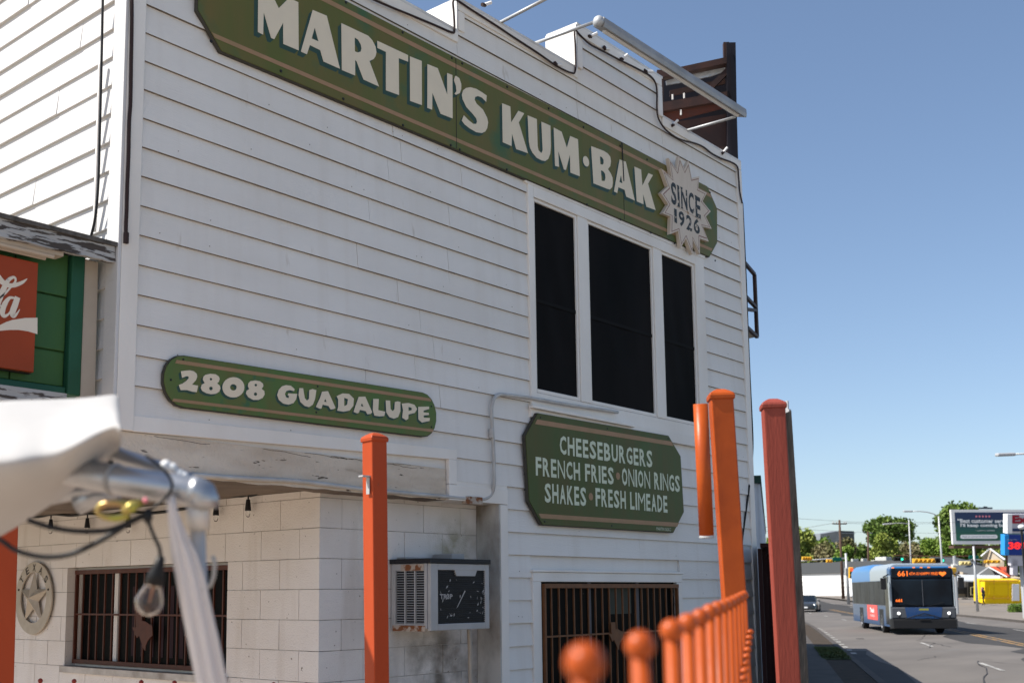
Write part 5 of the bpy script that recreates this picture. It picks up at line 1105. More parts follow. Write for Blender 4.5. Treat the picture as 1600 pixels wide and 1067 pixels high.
# sides (u = -.01 is the side we see)
for u_, s_ in ((-.012, -1), (BWd+.012, 1)):
    for i in range(7):
        v0 = 1.55+i*1.47; 
        if v0+1.4 > BL: break
        mb = MB(); uu = u_; bbox(mb, min(uu, uu-.004*s_), max(uu, uu-.004*s_), v0, v0+1.44, 1.22, 2.28); mb.build('side_window', M['side_glass'], bus)
    mb = MB(); bbox(mb, min(u_+.002*s_, u_-.02*s_), max(u_+.002*s_, u_-.02*s_), .55, 1.45, .42, 2.45); dr = mb.build('door', M['black_gloss'], bus)
    mb = MB(); bbox(mb, min(u_, u_-.01*s_), max(u_, u_-.01*s_), 1.0, 1.02, .42, 2.45); mb.build('door_seam', M['bus_silver'], dr)
    mb = MB(); bbox(mb, min(u_, u_-.003*s_), max(u_, u_-.003*s_), 3.8, 6.9, .52, 1.20); ad = mb.build('advert_panel', M['ad_red'], bus)
    if s_ < 0:
        text_mb('Thank', bp(-.018, 6.0, .85), -bv, Zv, 1.3, .22, bold=.03).build('lettering', M['print_w'], ad); text_mb('YOU DRIVERS', bp(-.018, 6.0, .66), -bv, Zv, 1.3, .1).build('lettering', M['print_w'], ad)
mb = MB(); bbox(mb, -.004, BWd+.004, .5, BL, 1.18, 1.21); mb.build('waist_line', M['bus_navy'], bus)
# front: bumper, grey lower panel, navy nose, windscreen, display
loft('bumper', [(-.02, [(.05,.28),(.05,.62),(BWd-.05,.62),(BWd-.05,.28)]), (.12, [(-.02,.26),(-.02,.66),(BWd+.02,.66),(BWd+.02,.26)]), (.55, [(-.02,.26),(-.02,.66),(BWd+.02,.66),(BWd+.02,.26)])], 'black_plastic')
FP = [(.0, .12, .66), (BWd, .12, .66), (BWd, .14, 1.12), (0, .14, 1.12)]
mb = MB(); bbox(mb, .0, BWd, .11, .5, .663, 1.16); mb.build('front_panel', M['bus_grey'], bus, bevel=.06)
bquad('nose_panel', [(.62,.104,.68),(BWd-.62,.104,.68),(BWd-.55,.104,1.15),(.55,.104,1.15)], 'bus_navy')
mb = MB(); bbox(mb, .07, BWd-.07, .125, .5, 1.165, 2.35); mb.build('windshield', M['black_gloss'], bus, bevel=.08)
mb = MB(); bbox(mb, BWd/2-.012, BWd/2+.012, .112, .13, 1.2, 2.3); mb.build('windshield_seam', M['bus_grey'], bus)
for u0_ in (.0, BWd-.068):
    mb = MB(); bbox(mb, u0_, u0_+.068, .13, .5, 1.165, 2.5); mb.build('corner_pillar', M['bus_silver'], bus, bevel=.03)
mb = MB(); bbox(mb, -.02, .0, .18, .5, .68, 2.2); mb.build('side_flash', M['bus_silver'], bus)
mb = MB(); bbox(mb, .09, BWd-.09, .12, .5, 2.36, 2.76); dd = mb.build('display_box', M['black_gloss'], bus, bevel=.05)
text_mb('661', bp(.34, .112, 2.46), bu, Zv, .40, .22, bold=.01).build('route_number', M['led_o'], dd)
text_mb('4TH IS HAPPY FREE', bp(.80, .112, 2.50), bu, Zv, 1.15, .12, bold=.0).build('route_text', M['led_o'], dd)
hx = bp(2.13, .112, 2.55); mb = MB(); L = [(.15*(math.sin(t)**3), .115*(13*math.cos(t)-5*math.cos(2*t)-2*math.cos(3*t)-math.cos(4*t))/16) for t in [i*.2618 for i in range(24)]]; mb.poly([L], hx, bu, Zv); mb.build('heart', M['led_o'], dd)
text_mb('661', bp(.20, .118, 1.38), bu, Zv, .26, .12, bold=.04).build('window_number', M['led_o'], bus)
mb = MB(); bbox(mb, .1, BWd-.1, .13, .5, 2.77, 2.86); mb.build('brow', M['bus_sky'], bus, bevel=.03)
for u_ in (.16, 1.0, 1.3, 1.6, BWd-.16):
    mb = MB(); bbox(mb, u_-.05, u_+.05, .11, .16, 2.80, 2.84); mb.build('marker_lamp', M['amber'], bus)
for u_ in (.30, BWd-.30):
    mb = MB(); mb.lathe([(.001,0),(.055,.0),(.065,.03)], bp(u_, .085, .90), tuple(bv), 14); mb.build('headlight', M['headlamp'], bus)
    mb = MB(); mb.lathe([(.001,0),(.04,.0),(.045,.02)], bp(u_+.02, .09, .75), tuple(bv), 10); mb.build('fog_lamp', M['black_plastic'], bus)
mb = MB(); bbox(mb, 1.12, 1.50, .10, .11, 1.02, 1.10); mb.build('fleet_plate', mat('olive_plate', (.25,.25,.05), .5), bus)
mb = MB(); pts = [bp(.55,.06,.66), bp(.9,.03,.78), bp(1.3,.02,.9), bp(1.7,.03,.78), bp(2.05,.06,.66)]; mb.tube(pts, .02, 6); mb.tube([bp(.9,.0,.6), bp(.9,-.02,.8), bp(1.7,-.02,.8), bp(1.7,.0,.6)], .018, 6); mb.tube([bp(1.1,-.03,.62), bp(1.5,-.03,.62)], .03, 6); mb.build('bike_rack', M['black_plastic'], bus)
mb = MB(); mb.tube([bp(1.2,.10,1.19), bp(.5,.095,1.36)], .012, 4); mb.tube([bp(1.45,.10,1.19), bp(2.1,.095,1.36)], .012, 4); mb.build('wiper', M['black_plastic'], bus)
for u_, d_ in ((-.28, -1), (BWd+.22, 1)):
    mb = MB(); mb.tube([bp(0 if d_ < 0 else BWd, .3, 2.55), bp(u_, .0, 2.42)], .03, 6); c = bp(u_, -.02, 2.15); mb.obox(c, bu*.11, bv*.07, Zv*.24); mb.build('mirror', M['black_plastic'], bus, bevel=.05)
for v_ in (2.75, 8.9):
    for u_ in (.02, BWd-.32):
        w_ = MB(); w_.lathe([(.28,0),(.47,.02),(.49,.06),(.49,.24),(.47,.28),(.28,.30)], bp(u_-.02, v_, .49), tuple(bu), 24); wo_ = w_.build('wheel', M['tyre'], bus)
        w_ = MB(); uf = u_-.03 if u_ < 1 else u_+.29; w_.lathe([(.001,.03),(.12,.0),(.2,.05),(.28,.0),(.29,.01)], bp(uf, v_, .49), tuple(bu), 18); w_.build('rim', M['rim'], wo_)
    mb = MB(); bbox(mb, -.006, .3, v_-.62, v_+.62, .3, 1.08); mb.build('wheel_arch', M['black_plastic'], bus, bevel=.05)
mb = MB(); bbox(mb, .3, BWd-.3, .6, BL-.2, .25, .33); mb.build('underbody', M['black_plastic'], bus)

# --- oncoming sedan
def sedan(name, label, o, fwd, paint, lights=True):
    t = thing(name, label, 'car', o); f = Vector(fwd).normalized(); l = Vector((-f.y, f.x, 0))
    def P(x, y, z): return o+f*x+l*y+Zv*z
    def lf_(nm, secs, mt, par=t):
        mb = MB(); n = len(secs[0][1])
        for x, S in secs:
            for y, z in S: mb.v.append(tuple(P(x, y, z)))
        for i in range(len(secs)-1):
            for k in range(n): a = i*n+k; b = i*n+(k+1) % n; mb.f.append((a, b, b+n, a+n))
        mb.f.append(tuple(range(n-1, -1, -1))); mb.f.append(tuple((len(secs)-1)*n+k for k in range(n)))
        return smooth_by_angle(mb.build(nm, mt, par), 45)
    def S(w, z0, z1, w2): return [(-w, z0), (-w, (z0+z1)/2), (-w2, z1), (w2, z1), (w, (z0+z1)/2), (w, z0)]
    lf_('body', [(2.3, S(.62,.3,.62,.55)), (2.15, S(.8,.22,.74,.7)), (1.5, S(.9,.2,.88,.78)), (.9, S(.91,.2,.95,.82)), (-1.3, S(.91,.2,.98,.82)), (-2.1, S(.85,.25,1.0,.75)), (-2.35, S(.7,.35,.85,.6))], paint)
    lf_('cabin', [(1.0, S(.8,.85,.96,.76)), (.25, S(.78,.85,1.40,.6)), (-.7, S(.78,.85,1.43,.6)), (-1.6, S(.76,.85,1.04,.7))], M['black_gloss'])
    lf_('roof', [(.22, [(-.6,1.38),(-.55,1.43),(.55,1.43),(.6,1.38)]), (-.3, [(-.62,1.40),(-.56,1.465),(.56,1.465),(.62,1.40)]), (-.9, [(-.6,1.38),(-.55,1.43),(.55,1.43),(.6,1.38)])], paint)
    mb = MB(); mb.hexa([P(2.32,-.42,.42), P(2.32,.42,.42), P(2.2,.42,.42), P(2.2,-.42,.42), P(2.27,-.36,.62), P(2.27,.36,.62), P(2.1,.36,.62), P(2.1,-.36,.62)]); mb.build('front_grille', M['black_plastic'], t)
    for s_ in (-1, 1):
        mb = MB(); mb.obox(P(2.14, .62*s_, .64), f*.06, l*.14, Zv*.055); mb.build('headlight', M['headlamp'] if lights else M['rim'], t, bevel=.02)
        mb = MB(); mb.obox(P(.75, 1.0*s_, .98), f*.06, l*.1, Zv*.07); mb.build('mirror', paint, t, bevel=.03)
        for x in (1.4, -1.35):
            mb = MB(); mb.lathe([(.2,0),(.32,.01),(.33,.05),(.33,.17),(.31,.2),(.2,.2)], P(x, (.90 if s_ > 0 else -.90)-(.17 if s_ > 0 else -.17), .33), tuple(l*s_), 20); w = mb.build('wheel', M['tyre'], t)
            mb = MB(); mb.lathe([(.001,.21),(.08,.2),(.2,.18)], P(x, (.90 if s_ > 0 else -.90)-(.17 if s_ > 0 else -.17), .33), tuple(l*s_), 12); mb.build('rim', M['rim'], w)
    mb = MB(); mb.obox(P(2.33, 0, .42), f*.01, l*.17, Zv*.06); mb.build('number_plate', M['bb_white'], t)
    return t
co = dp(1266, 945, 99); co.z = gz(co)-.15
sd = sedan('parked_car' if False else 'sedan', 'dark grey sedan with headlights on, far down the street left of the bus', co-bv*-2.0, (-E1+EN*.12), M['car'])
mb = MB(); 
# --- poles, signals, lamps
def pole(name, label, cat, px, ytop, depth, r0, r1, mt, ybase=None):
    b = onground(px[1], depth); T = dp(px[0], ytop, depth)
    t = thing(name, label, cat, b); mb = MB(); mb.tube([b, b+(T-b)*.5, T], [r0, (r0+r1)/2, r1], 10); mb.build('shaft', M[mt], t, smooth=True); return t, b, T
for lb_, ya_, yb_ in (('upper faint wire crossing the street behind the curved street lamp', 806, 812), ('lower faint wire crossing the street behind the curved street lamp', 822, 829)):
    mb = MB(); mb.tube([dp(1180, ya_, 118), dp(1330, ya_+9, 125), dp(1480, yb_+4, 132), dp(1640, yb_-3, 140)], .016, 4); tag(mb.build('overhead_wire', M['old_cable'], None), lb_, 'wire')
t, b, T = pole('utility_pole', 'brown wooden utility pole with a crossarm in front of the white store', 'utility pole', (1311.5, 1316), 812, 135, .19, .12, 'wood_pole')
mb = MB(); c = dp(1312, 818, 135); mb.obox(c, RGT*.85, FWD*.06, UPV*.07); mb.build('crossarm', M['wood_pole'], t)
for x in (1302, 1307, 1319, 1322):
    mb = MB(); mb.lathe([(.05,0),(.07,.08),(.04,.2)], dp(x, 817, 135), (0,0,1), 8); mb.build('insulator', M['conduit'], t)
t, b, T = pole('utility_pole', 'slim brown wooden pole standing among the far trees above the bus roof', 'utility pole', (1356, 1356), 830, 165, .17, .12, 'wood_pole')
mb = MB(); mb.obox(dp(1359, 832, 165), RGT*.35, FWD*.05, UPV*.06); mb.build('bracket', M['conduit'], t)
def street_lamp(label, px, ytop, depth, arm, r=.1):
    t, b, T = pole('street_lamp', label, 'street lamp', px, ytop, depth, r, r*.6, 'galv')
    mb = MB(); mb.tube([dp(x, y, depth) for x, y in arm], r*.42, 8); mb.build('arm', M['galv'], t, smooth=True)
    e = dp(*arm[-1], depth); e0 = dp(*arm[-2], depth); d = (e-e0).normalized()
    mb = MB(); mb.obox(e+d*.3, d*.38, FWD*.16, UPV*.07); mb.build('lamp_head', M['galv'], t, bevel=.05); return t
street_lamp('tall grey street lamp with a long curved arm rising behind the bus', (1466.5, 1474), 806, 95, [(1467,808),(1460,803),(1450,800),(1438,798.5),(1424,798.5)])
street_lamp('grey street lamp with a straight arm reaching left in front of the big oak', (1420, 1424), 812, 125, [(1420,818),(1410,817),(1398,817),(1389,818)])
street_lamp('street lamp whose head reaches in from the right edge of the picture', (1690, 1700), 700, 47, [(1690,712),(1660,708),(1620,708),(1582,709.5)], .09)
def hsignal(name, label, px0, px1, y0, y1, depth, mt='sig_y', lamp=None, n=3):
    a, b = dp(px0, (y0+y1)/2, depth), dp(px1, (y0+y1)/2, depth); hh = (y1-y0)/2*depth/F_PX
    t = thing(name, label, 'traffic light', (a+b)/2, 'horizontal traffic lights over the crossing'); d = (b-a)/2
    mb = MB(); mb.obox((a+b)/2, d, FWD*.12, UPV*hh); mb.build('housing', M[mt], t, bevel=.03)
    for i in range(n):
        c = a+(b-a)*((i+.5)/n)-FWD*.13; mb = MB(); mb.lathe([(hh*.72, .0), (hh*.78, -.16), (hh*.72, -.16), (hh*.66, 0)], c, tuple(FWD), 10); mb.build('visor', M[mt if lamp is None else 'sig_k'], t)
    if lamp:
        i, lm = lamp; c = a+(b-a)*((i+.5)/n)-FWD*.14; mb = MB(); mb.lathe([(.001,-.05),(hh*.7,-.04),(hh*.72,0)], c, tuple(FWD), 14); mb.build('lamp', M[lm], t)
    return t
ma = thing('signal_mast', 'grey traffic-signal mast with a long arm reaching left over the street before the white store', 'signal mast', onground(1324, 120))
mb = MB(); mb.tube([onground(1324, 120), dp(1321.5, 864, 120)], [.16, .11], 10); mb.build('shaft', M['galv'], ma, smooth=True)
mb = MB(); mb.tube([dp(1322, 872, 120), dp(1290, 873, 120), dp(1250, 876, 120)], [.09, .07, .05], 8); mb.build('arm', M['galv'], ma, smooth=True)
mb = MB(); mb.obox(dp(1324, 892, 119.8), RGT*.25, FWD*.2, UPV*.35); mb.build('control_box', M['galv'], ma, bevel=.03)
hsignal('traffic_light', 'yellow horizontal traffic light nearest the red post, seen from behind', 1253, 1268, 869.5, 875, 119, n=4)
hsignal('traffic_light', 'short pale yellow traffic light next to the green street sign on the mast arm', 1291, 1300, 873.5, 878.5, 119, n=2)
hsignal('traffic_light', 'small dark traffic light showing green, hanging left of the tall curved street lamp', 1396, 1411, 870, 876, 128, 'sig_k', (2, 'lamp_g'))
hsignal('traffic_light', 'dark traffic light showing green just left of the curved lamp pole above the bus', 1460, 1474, 871.5, 878.5, 112, 'sig_k', (2, 'lamp_g'))
hsignal('traffic_light', 'large orange-yellow traffic light housing above the middle of the bus roof', 1426, 1460, 872.5, 880, 88, n=5)
hsignal('traffic_light', 'bleached pale yellow traffic light tilted on the right-hand mast arm', 1499, 1516, 876.5, 882.5, 90, 'sig_p')
hsignal('traffic_light', 'yellow horizontal traffic light below the billboard beside the red roof', 1537, 1562, 874.5, 879.5, 92, n=3)
def vsignal(px, y0, y1, depth):
    c = dp(px, (y0+y1)/2, depth); hh = (y1-y0)/2*depth/F_PX; w = hh*.36
    t = thing('traffic_light', 'small upright traffic light showing red, mounted beside the mast shaft', 'traffic light', c)
    mb = MB(); mb.obox(c, RGT*w, FWD*.15, UPV*hh); mb.build('housing', M['sig_y'], t, bevel=.03)
    for i in range(3):
        q = c+UPV*(hh*(.66-.66*i))-FWD*.16; mb = MB(); mb.lathe([(.001,-.06),(w*.75,-.05),(w*.8,.0)], q, tuple(FWD), 12); mb.build('lamp', M['lamp_r'] if i == 0 else M['sig_k'], t)
vsignal(1329.5, 886, 903, 112)
def plate(name, label, cat, px0, px1, y0, y1, depth, mt, th=.05):
    c = dp((px0+px1)/2, (y0+y1)/2, depth); t = thing(name, label, cat, c)
    mb = MB(); mb.obox(c, RGT*((px1-px0)/2*depth/F_PX), FWD*th, UPV*((y1-y0)/2*depth/F_PX)); mb.build('plate', M[mt], t); return t
plate('street_name_sign', 'green street-name sign hanging on the mast arm left of the mast shaft', 'street sign', 1301, 1315, 870.5, 876, 119, 'sign_grn')
plate('street_name_sign', 'green street-name sign on the right-hand mast arm under the billboard', 'street sign', 1514, 1529, 867.5, 872.5, 92, 'sign_grn')
mr = thing('signal_mast', 'thin grey signal mast and pole rising under the billboard right of the bus', 'signal mast', onground(1524, 92))
mb = MB(); mb.tube([onground(1524, 92), dp(1521, 853, 92)], [.12, .08], 8); mb.build('shaft', M['galv'], mr, smooth=True)
mb = MB(); mb.tube([dp(1522, 873, 92), dp(1500, 879, 91), dp(1489, 882, 90)], .05, 6); mb.tube([dp(1522, 873, 92), dp(1545, 876, 92)], .05, 6); mb.build('arm', M['galv'], mr, smooth=True)
ms = thing('signal_post', 'short grey post with a pale box close to the right mirror of the bus', 'signal mast', onground(1492, 84))
mb = MB(); mb.tube([onground(1492, 84), dp(1491, 868, 84)], .12, 8); mb.build('shaft', M['galv'], ms); mb = MB(); mb.obox(dp(1491.5, 888, 83.8), RGT*.2, FWD*.2, UPV*.3); mb.build('box', M['hvac'], ms, bevel=.03)
mb = MB(); mb.obox(dp(1488, 890, 83), RGT*.25, FWD*.15, UPV*.16); mb.obox(dp(1487.5, 897, 83), RGT*.2, FWD*.15, UPV*.14); mb.build('pedestrian_signal', M['sig_y'], ms, bevel=.03)
# span wires
for nm, pts in (('far', [(1395,867,128),(1430,868,122),(1470,869,112),(1530,868,100)]),):
    mb = MB(); mb.tube([dp(x, y, d) for x, y, d in pts], .035, 5); tag(mb.build('span_wire', M['rust_red'], None), 'thin reddish span wire carrying the green traffic lights', 'wire')
for lb, pts in (('faint overhead wire from the wooden utility pole off to the left', [(1150,833,150),(1250,826,142),(1302,817,135)]), ('faint overhead wires crossing in front of the big oak to the right', [(1322,817,135),(1390,819,150),(1470,817,160),(1492,816,170)])):
    mb = MB(); mb.tube([dp(x, y, d) for x, y, d in pts], .022, 4); tag(mb.build('overhead_wire', M['old_cable'], None), lb, 'wire')
# --- white store with dark band and red letters
so_ = thing('white_store', 'long low white store with dark fascia and red letters at the street end', 'building', onground(1320, 168))
A1, A2 = dp(1150, 900, 180), dp(1412, 900, 158)
zg = min(gz(A1), gz(A2))-.6; zt_ = dp(1300, 895.5, 168).z; zt2 = dp(1300, 878, 168).z
mb = MB(); mb.slab(A1, A2, zg, zt_, 14); mb.build('wall', M['white_wall'], so_)
dn = Vector(((A2-A1).y, -(A2-A1).x, 0)).normalized()*.25
mb = MB(); mb.slab(A1+dn, A2+dn, zt_+.002, zt2, 14.3); mb.build('fascia', M['grey_band'], so_)
uu = Vector(((A2-A1).x, (A2-A1).y, 0)).normalized(); c = dp(1281, 894, 168.2); 
text_mb('NICE', c-FWD*.0, uu, Zv, 1.55, .72, bold=.05).build('red_lettering', M['red_letters'], so_)
mb = MB(); c = dp(1292, 906, 166)
for y_ in (901, 909, 917): mb.slab(A1+dn*.15, A2+dn*.15, dp(1290, y_, 168).z, dp(1290, y_, 168).z+.03, .04)
mb.build('wall_joint', M['hvac'], so_)
for px0, px1, y0, y1 in ((1334,1337.5,874,879),(1349.5,1353.5,873.5,879),(1365,1371,876,880),(1371,1390,871,879)):
    c = dp((px0+px1)/2, (y0+y1)/2, 172); mb = MB(); mb.obox(c, uu*((px1-px0)/2*172/F_PX), Vector((-uu.y, uu.x, 0))*.8, Zv*((y1-y0)/2*172/F_PX+.1)); mb.build('rooftop_unit', M['hvac'], so_, bevel=.05)
for px0, px1 in ((1337, 1342), (1382, 1394)):
    mb = MB(); dd_ = lambda x: 180-22*(x-1150)/262; P_, Q_ = dp(px0, 900, dd_(px0)), dp(px1, 900, dd_(px1)); mb.slab(P_+dn*.4, Q_+dn*.4, zg, zt_-.6, .1); mb.build('doorway', M['shop_dark'], so_)
# white pickup by the mast
pk = onground(1352, 140); sedan('pickup_car', 'small white car parked by the mast in front of the store', pk, (RGT*-1+FWD*.2), M['bb_white'], False)
# slate tower
tw = thing('slate_tower', 'dark slate office block with a slanted side, rising behind the trees', 'building', onground(1322, 330))
def tp(x, y, d): return dp(x, y, d)
for nm, pts, mt in (('side_wall', [(1299,829.5,345),(1312,828.8,330),(1312,905,330),(1299,905,345)], 'tower_lt'), ('front_wall', [(1312,828.8,330),(1334.5,829.5,335),(1337.5,905,335),(1312,905,330)], 'tower')):
    mb = MB(); P = [tp(*p) for p in pts]; q = Vector((FWD.x, FWD.y, 0))*18; mb.add(P+[p+q for p in P], [(0,1,2,3),(7,6,5,4)]+[(i, (i+1) % 4, (i+1) % 4+4, i+4) for i in range(4)]); mb.build(nm, M[mt], tw)
for y_ in (832.5, 852, 859):
    mb = MB(); mb.tube([tp(1312, y_, 329.5), tp(1335.5, y_+.5, 334.5)], .18, 4); mb.build('cladding_line', M['tower_lt'], tw)
# --- right side: billboard
bbd = thing('billboard', 'large roadside billboard with a navy to green advert reading Best customer service', 'billboard', onground(1560, 140))
BD = 140; k = BD/F_PX; o = dp(1488, 850, BD); 
yaw_b = Vector((RGT.x, RGT.y, 0)).normalized(); yaw_b = (yaw_b+Vector((FWD.x, FWD.y, 0))*.10).normalized(); nb_v = Vector((-yaw_b.y, yaw_b.x, 0))
bw, bh = 14.6, 4.27
mb = MB(); mb.obox(o+yaw_b*(bw/2)+Zv*(bh/2), yaw_b*(bw/2), nb_v*.15, Zv*(bh/2)); mb.build('frame', M['bb_white'], bbd)
def bbp(u, z, off=.17): return o+yaw_b*u+Zv*z-nb_v*off
def bbq(nm, pts, mt, off): mb = MB(); mb.add([bbp(a, b, off) for a, b in pts], [tuple(range(len(pts)))]); return mb.build(nm, mt, bbd)
pm = bpy.data.materials.new('navy_to_green_print'); pm.use_nodes = True; nn = pm.node_tree; g = nn.nodes.new('ShaderNodeNewGeometry'); sx = nn.nodes.new('ShaderNodeSeparateXYZ'); mr_ = nn.nodes.new('ShaderNodeMapRange'); cr = nn.nodes.new('ShaderNodeValToRGB')
nn.links.new(g.outputs['Position'], sx.inputs[0]); nn.links.new(sx.outputs[2], mr_.inputs[0]); mr_.inputs[1].default_value = o.z; mr_.inputs[2].default_value = o.z+bh; nn.links.new(mr_.outputs[0], cr.inputs[0])
cr.color_ramp.elements[0].position = .25; cr.color_ramp.elements[1].position = .75; cr.color_ramp.elements[0].color = (.01,.11,.065,1); cr.color_ramp.elements[1].color = (.008,.025,.085,1); nn.links.new(cr.outputs[0], nn.nodes['Principled BSDF'].inputs['Base Color'])
bbq('poster', [(.45,.42),(bw-.45,.42),(bw-.45,bh-.34),(.45,bh-.34)], pm, .17)
text_mb('\u201cBest customer service ever.', bbp(.75, 2.62, .19), yaw_b, Zv, 8.6, .52, bold=.03).build('lettering', M['print_w'], bbd)
text_mb('I\u2019ll keep coming back.\u201d', bbp(1.1, 2.02, .19), yaw_b, Zv, 6.9, .52, bold=.03).build('lettering', M['print_w'], bbd)
text_mb('\u2014 CARMEN G., SAN DIEGO', bbp(3.0, 1.58, .19), yaw_b, Zv, 2.5, .15).build('lettering', M['print_w'], bbd)
L = []
for i in range(9): a = math.pi/2+math.pi*i/8; L.append((1.2+.22*math.cos(a), .92+.24*math.sin(a)))
for i in range(9): a = -math.pi/2+math.pi*i/8; L.append((5.6+.22*math.cos(a), .92+.24*math.sin(a)))
bbq('pill_panel', L, M['print_w'], .19)
text_mb('Open an account at velocitycu.com', bbp(1.2, .84, .21), yaw_b, Zv, 4.4, .16, bold=.02).build('lettering', M['bb_navy'], bbd)
for i in range(5):
    mb = MB(); pts = []
    for q in range(10): r_ = .17 if q % 2 == 0 else .08; a = math.pi/2+q*math.pi/5; pts.append((3.25+i*.42+r_*math.cos(a), 3.42+r_*math.sin(a)))
    bbq('star', pts, M['pink'], .19)
mb = MB(); mb.obox(bbp(4.6, bh+.18, 0), yaw_b*.9, nb_v*.08, Zv*.10); mb.obox(bbp(4.6, bh+.3, 0), yaw_b*.25, nb_v*.05, Zv*.1); mb.build('top_plate', M['tower'], bbd)
mb = MB(); mb.obox(bbp(bw/2, -.32, -.3), yaw_b*(bw/2), nb_v*.6, Zv*.16); mb.build('catwalk', M['wood_pole'], bbd)
for u in (3.0, 7.3, 11.5):
    mb = MB(); q = bbp(u, -.4, -.4); mb.tube([q, Vector((q.x, q.y, gz(q)-.15))], .22, 8); mb.build('leg', M['wood_pole'], bbd)
# --- petrol-station signs
gs = thing('gas_station_sign', 'tall petrol-station sign with a pale panel beginning Ex and a blue price panel below', 'sign', onground(1592, 70))
def gp(x, y, d=70): return dp(x, y, d)
kx = 70/F_PX
for nm, x0, x1, y0, y1, mt, em, ex0 in (('upper_panel', 1578, 1660, 802.5, 832.5, 'ex_face', 'bb_white', 1570.5), ('price_panel', 1573, 1655, 834.5, 866.5, 'blue', 'blue_lt', 1566.5)):
    c = gp((x0+x1)/2, (y0+y1)/2); mb = MB(); mb.obox(c, RGT*((x1-x0)/2*kx), FWD*.25, UPV*((y1-y0)/2*kx)); pnl = mb.build(nm, M[mt], gs)
    c = gp((ex0+x0)/2, (y0+y1)/2); mb = MB(); mb.obox(c-FWD*.02, RGT*((x0-ex0)/2*kx), FWD*.27, UPV*((y1-y0)/2*kx)); mb.build('panel_edge', M[em], pnl)
    if nm == 'upper_panel':
        text_mb('Exxon', gp(1581.5, 817.5, 69.7), RGT, UPV, 2.25, .50, bold=.05).build('lettering', M['ex_red'], pnl)
        c = gp(1619, 827.5, 69.72); mb = MB(); mb.obox(c, RGT*(37*kx), FWD*.01, UPV*(2.2*kx)); mb.build('blue_bar', M['bb_navy'], pnl)
    else:
        text_mb('3898', gp(1575.5, 858, 69.7), RGT, UPV, 1.5, .45, bold=.04).build('price_digits', M['led_red'], pnl); text_mb('Regular', gp(1574.5, 844, 69.7), RGT, UPV, .62, .09).build('lettering', M['ex_face'], pnl)
mb = MB(); mb.obox(gp(1590, 875), RGT*.5, FWD*.2, UPV*.32); mb.obox(gp(1584, 885), RGT*.15, FWD*.2, UPV*.5); mb.obox(gp(1605, 892), RGT*.2, FWD*.2, UPV*1.4); mb.build('lower_boxes', M['ex_face'], gs)
mb = MB(); q = gp(1597, 870, 70.2); mb.tube([q, Vector((q.x, q.y, gz(q)-.15))], .2, 8); mb.build('leg', M['galv'], gs)
gl_ = thing('globe_lamp', 'white globe lamp on a black post in front of the petrol-station sign', 'street lamp', onground(1600, 58))
mb = MB(); mb.tube([onground(1602, 58), dp(1596, 826, 58)], .06, 8); mb.build('shaft', M['black_plastic'], gl_); mb = MB(); mb.ball(dp(1596, 823, 58), .17, 14, 10, (1,1,.75)); mb.build('globe', M['bb_white'], gl_, smooth=True)
# --- red-roofed shop, canopy, brown building
sh = thing('red_roof_shop', 'small tan shop with a red gable roof and pale flat canopy', 'building', onground(1540, 132))
def wallq(nm, x0, x1, y0, y1, d, mt, par, th=.3):
    a, b = dp(x0, y0, d), dp(x1, y1, d); kx = d/F_PX; c = dp((x0+x1)/2, (y0+y1)/2, d); mb = MB(); mb.obox(c+FWD*th, RGT*((x1-x0)/2*kx), FWD*th, UPV*((y1-y0)/2*kx)); return mb.build(nm, M[mt], par)
br_ = thing('brown_building', 'plain brown and grey flat-roofed building behind the red-roofed shop', 'building', onground(1505, 150))
wallq('wall', 1494, 1534, 883, 935, 150, 'brown_wall', br_, 4); wallq('parapet', 1493.5, 1534.5, 880, 886, 149.8, 'grey_band', br_, 4.2)
wallq('wall', 1478, 1536, 927, 951, 134, 'tan_wall', sh, 5); wallq('wall', 1478, 1527, 908, 917.5, 134, 'beige', sh, 5); wallq('window_band', 1482, 1531, 917, 927.5, 133.6, 'shop_dark', sh, .5)
wallq('dark_front', 1513, 1536, 905, 950, 133.3, 'shop_dark', sh, .5)
mb = MB(); P = [dp(1484, 898.5, 129), dp(1563, 900, 128), dp(1563, 909.5, 126), dp(1484, 907.5, 127)]; mb.add(P+[p+Zv*.12 for p in P], [(0,1,2,3),(7,6,5,4)]+[(i, (i+1) % 4, (i+1) % 4+4, i+4) for i in range(4)]); mb.build('canopy', M['grey_roof'], sh)
P = [dp(1526, 899, 136), dp(1545, 886.5, 136), dp(1572, 900, 134)]; mb = MB(); mb.add(P+[p+FWD*9 for p in P], [(0,1,2),(5,4,3),(0,1,4,3),(1,2,5,4)]); mb.build('gable', M['grey_band'], sh)
P = [dp(1544.5, 884.5, 135), dp(1577, 885.5, 150), dp(1585, 899, 148), dp(1573, 901, 133)]; mb = MB(); mb.add(P+[p-Zv*.1 for p in P], [(0,1,2,3),(7,6,5,4)]+[(i, (i+1) % 4, (i+1) % 4+4, i+4) for i in range(4)]); mb.build('roof', M['red_roof'], sh)
mb = MB(); mb.tube([dp(1524.5, 899.5, 134.8), dp(1545, 885.5, 134.8), dp(1573.5, 901, 132.8)], .1, 4); mb.build('roof_trim', M['bb_white'], sh)
for i in range(9):
    mb = MB(); a = dp(1548+i*3.3, 885.2, 136+i*1.6); b = dp(1574+i*1.4, 900.3, 133.5+i*1.8); mb.tube([a+Zv*.05, b+Zv*.05], .05, 4); mb.build('roof_seam', M['red_roof'], sh)
wallq('side_wall', 1545, 1600, 903, 945, 138, 'tan_wall', sh, 4)
plate('framed_notice', 'small dark framed notice with a yellow border on the shop front', 'sign', 1517, 1529, 917, 929, 132.8, 'shop_dark')
mb = MB(); 
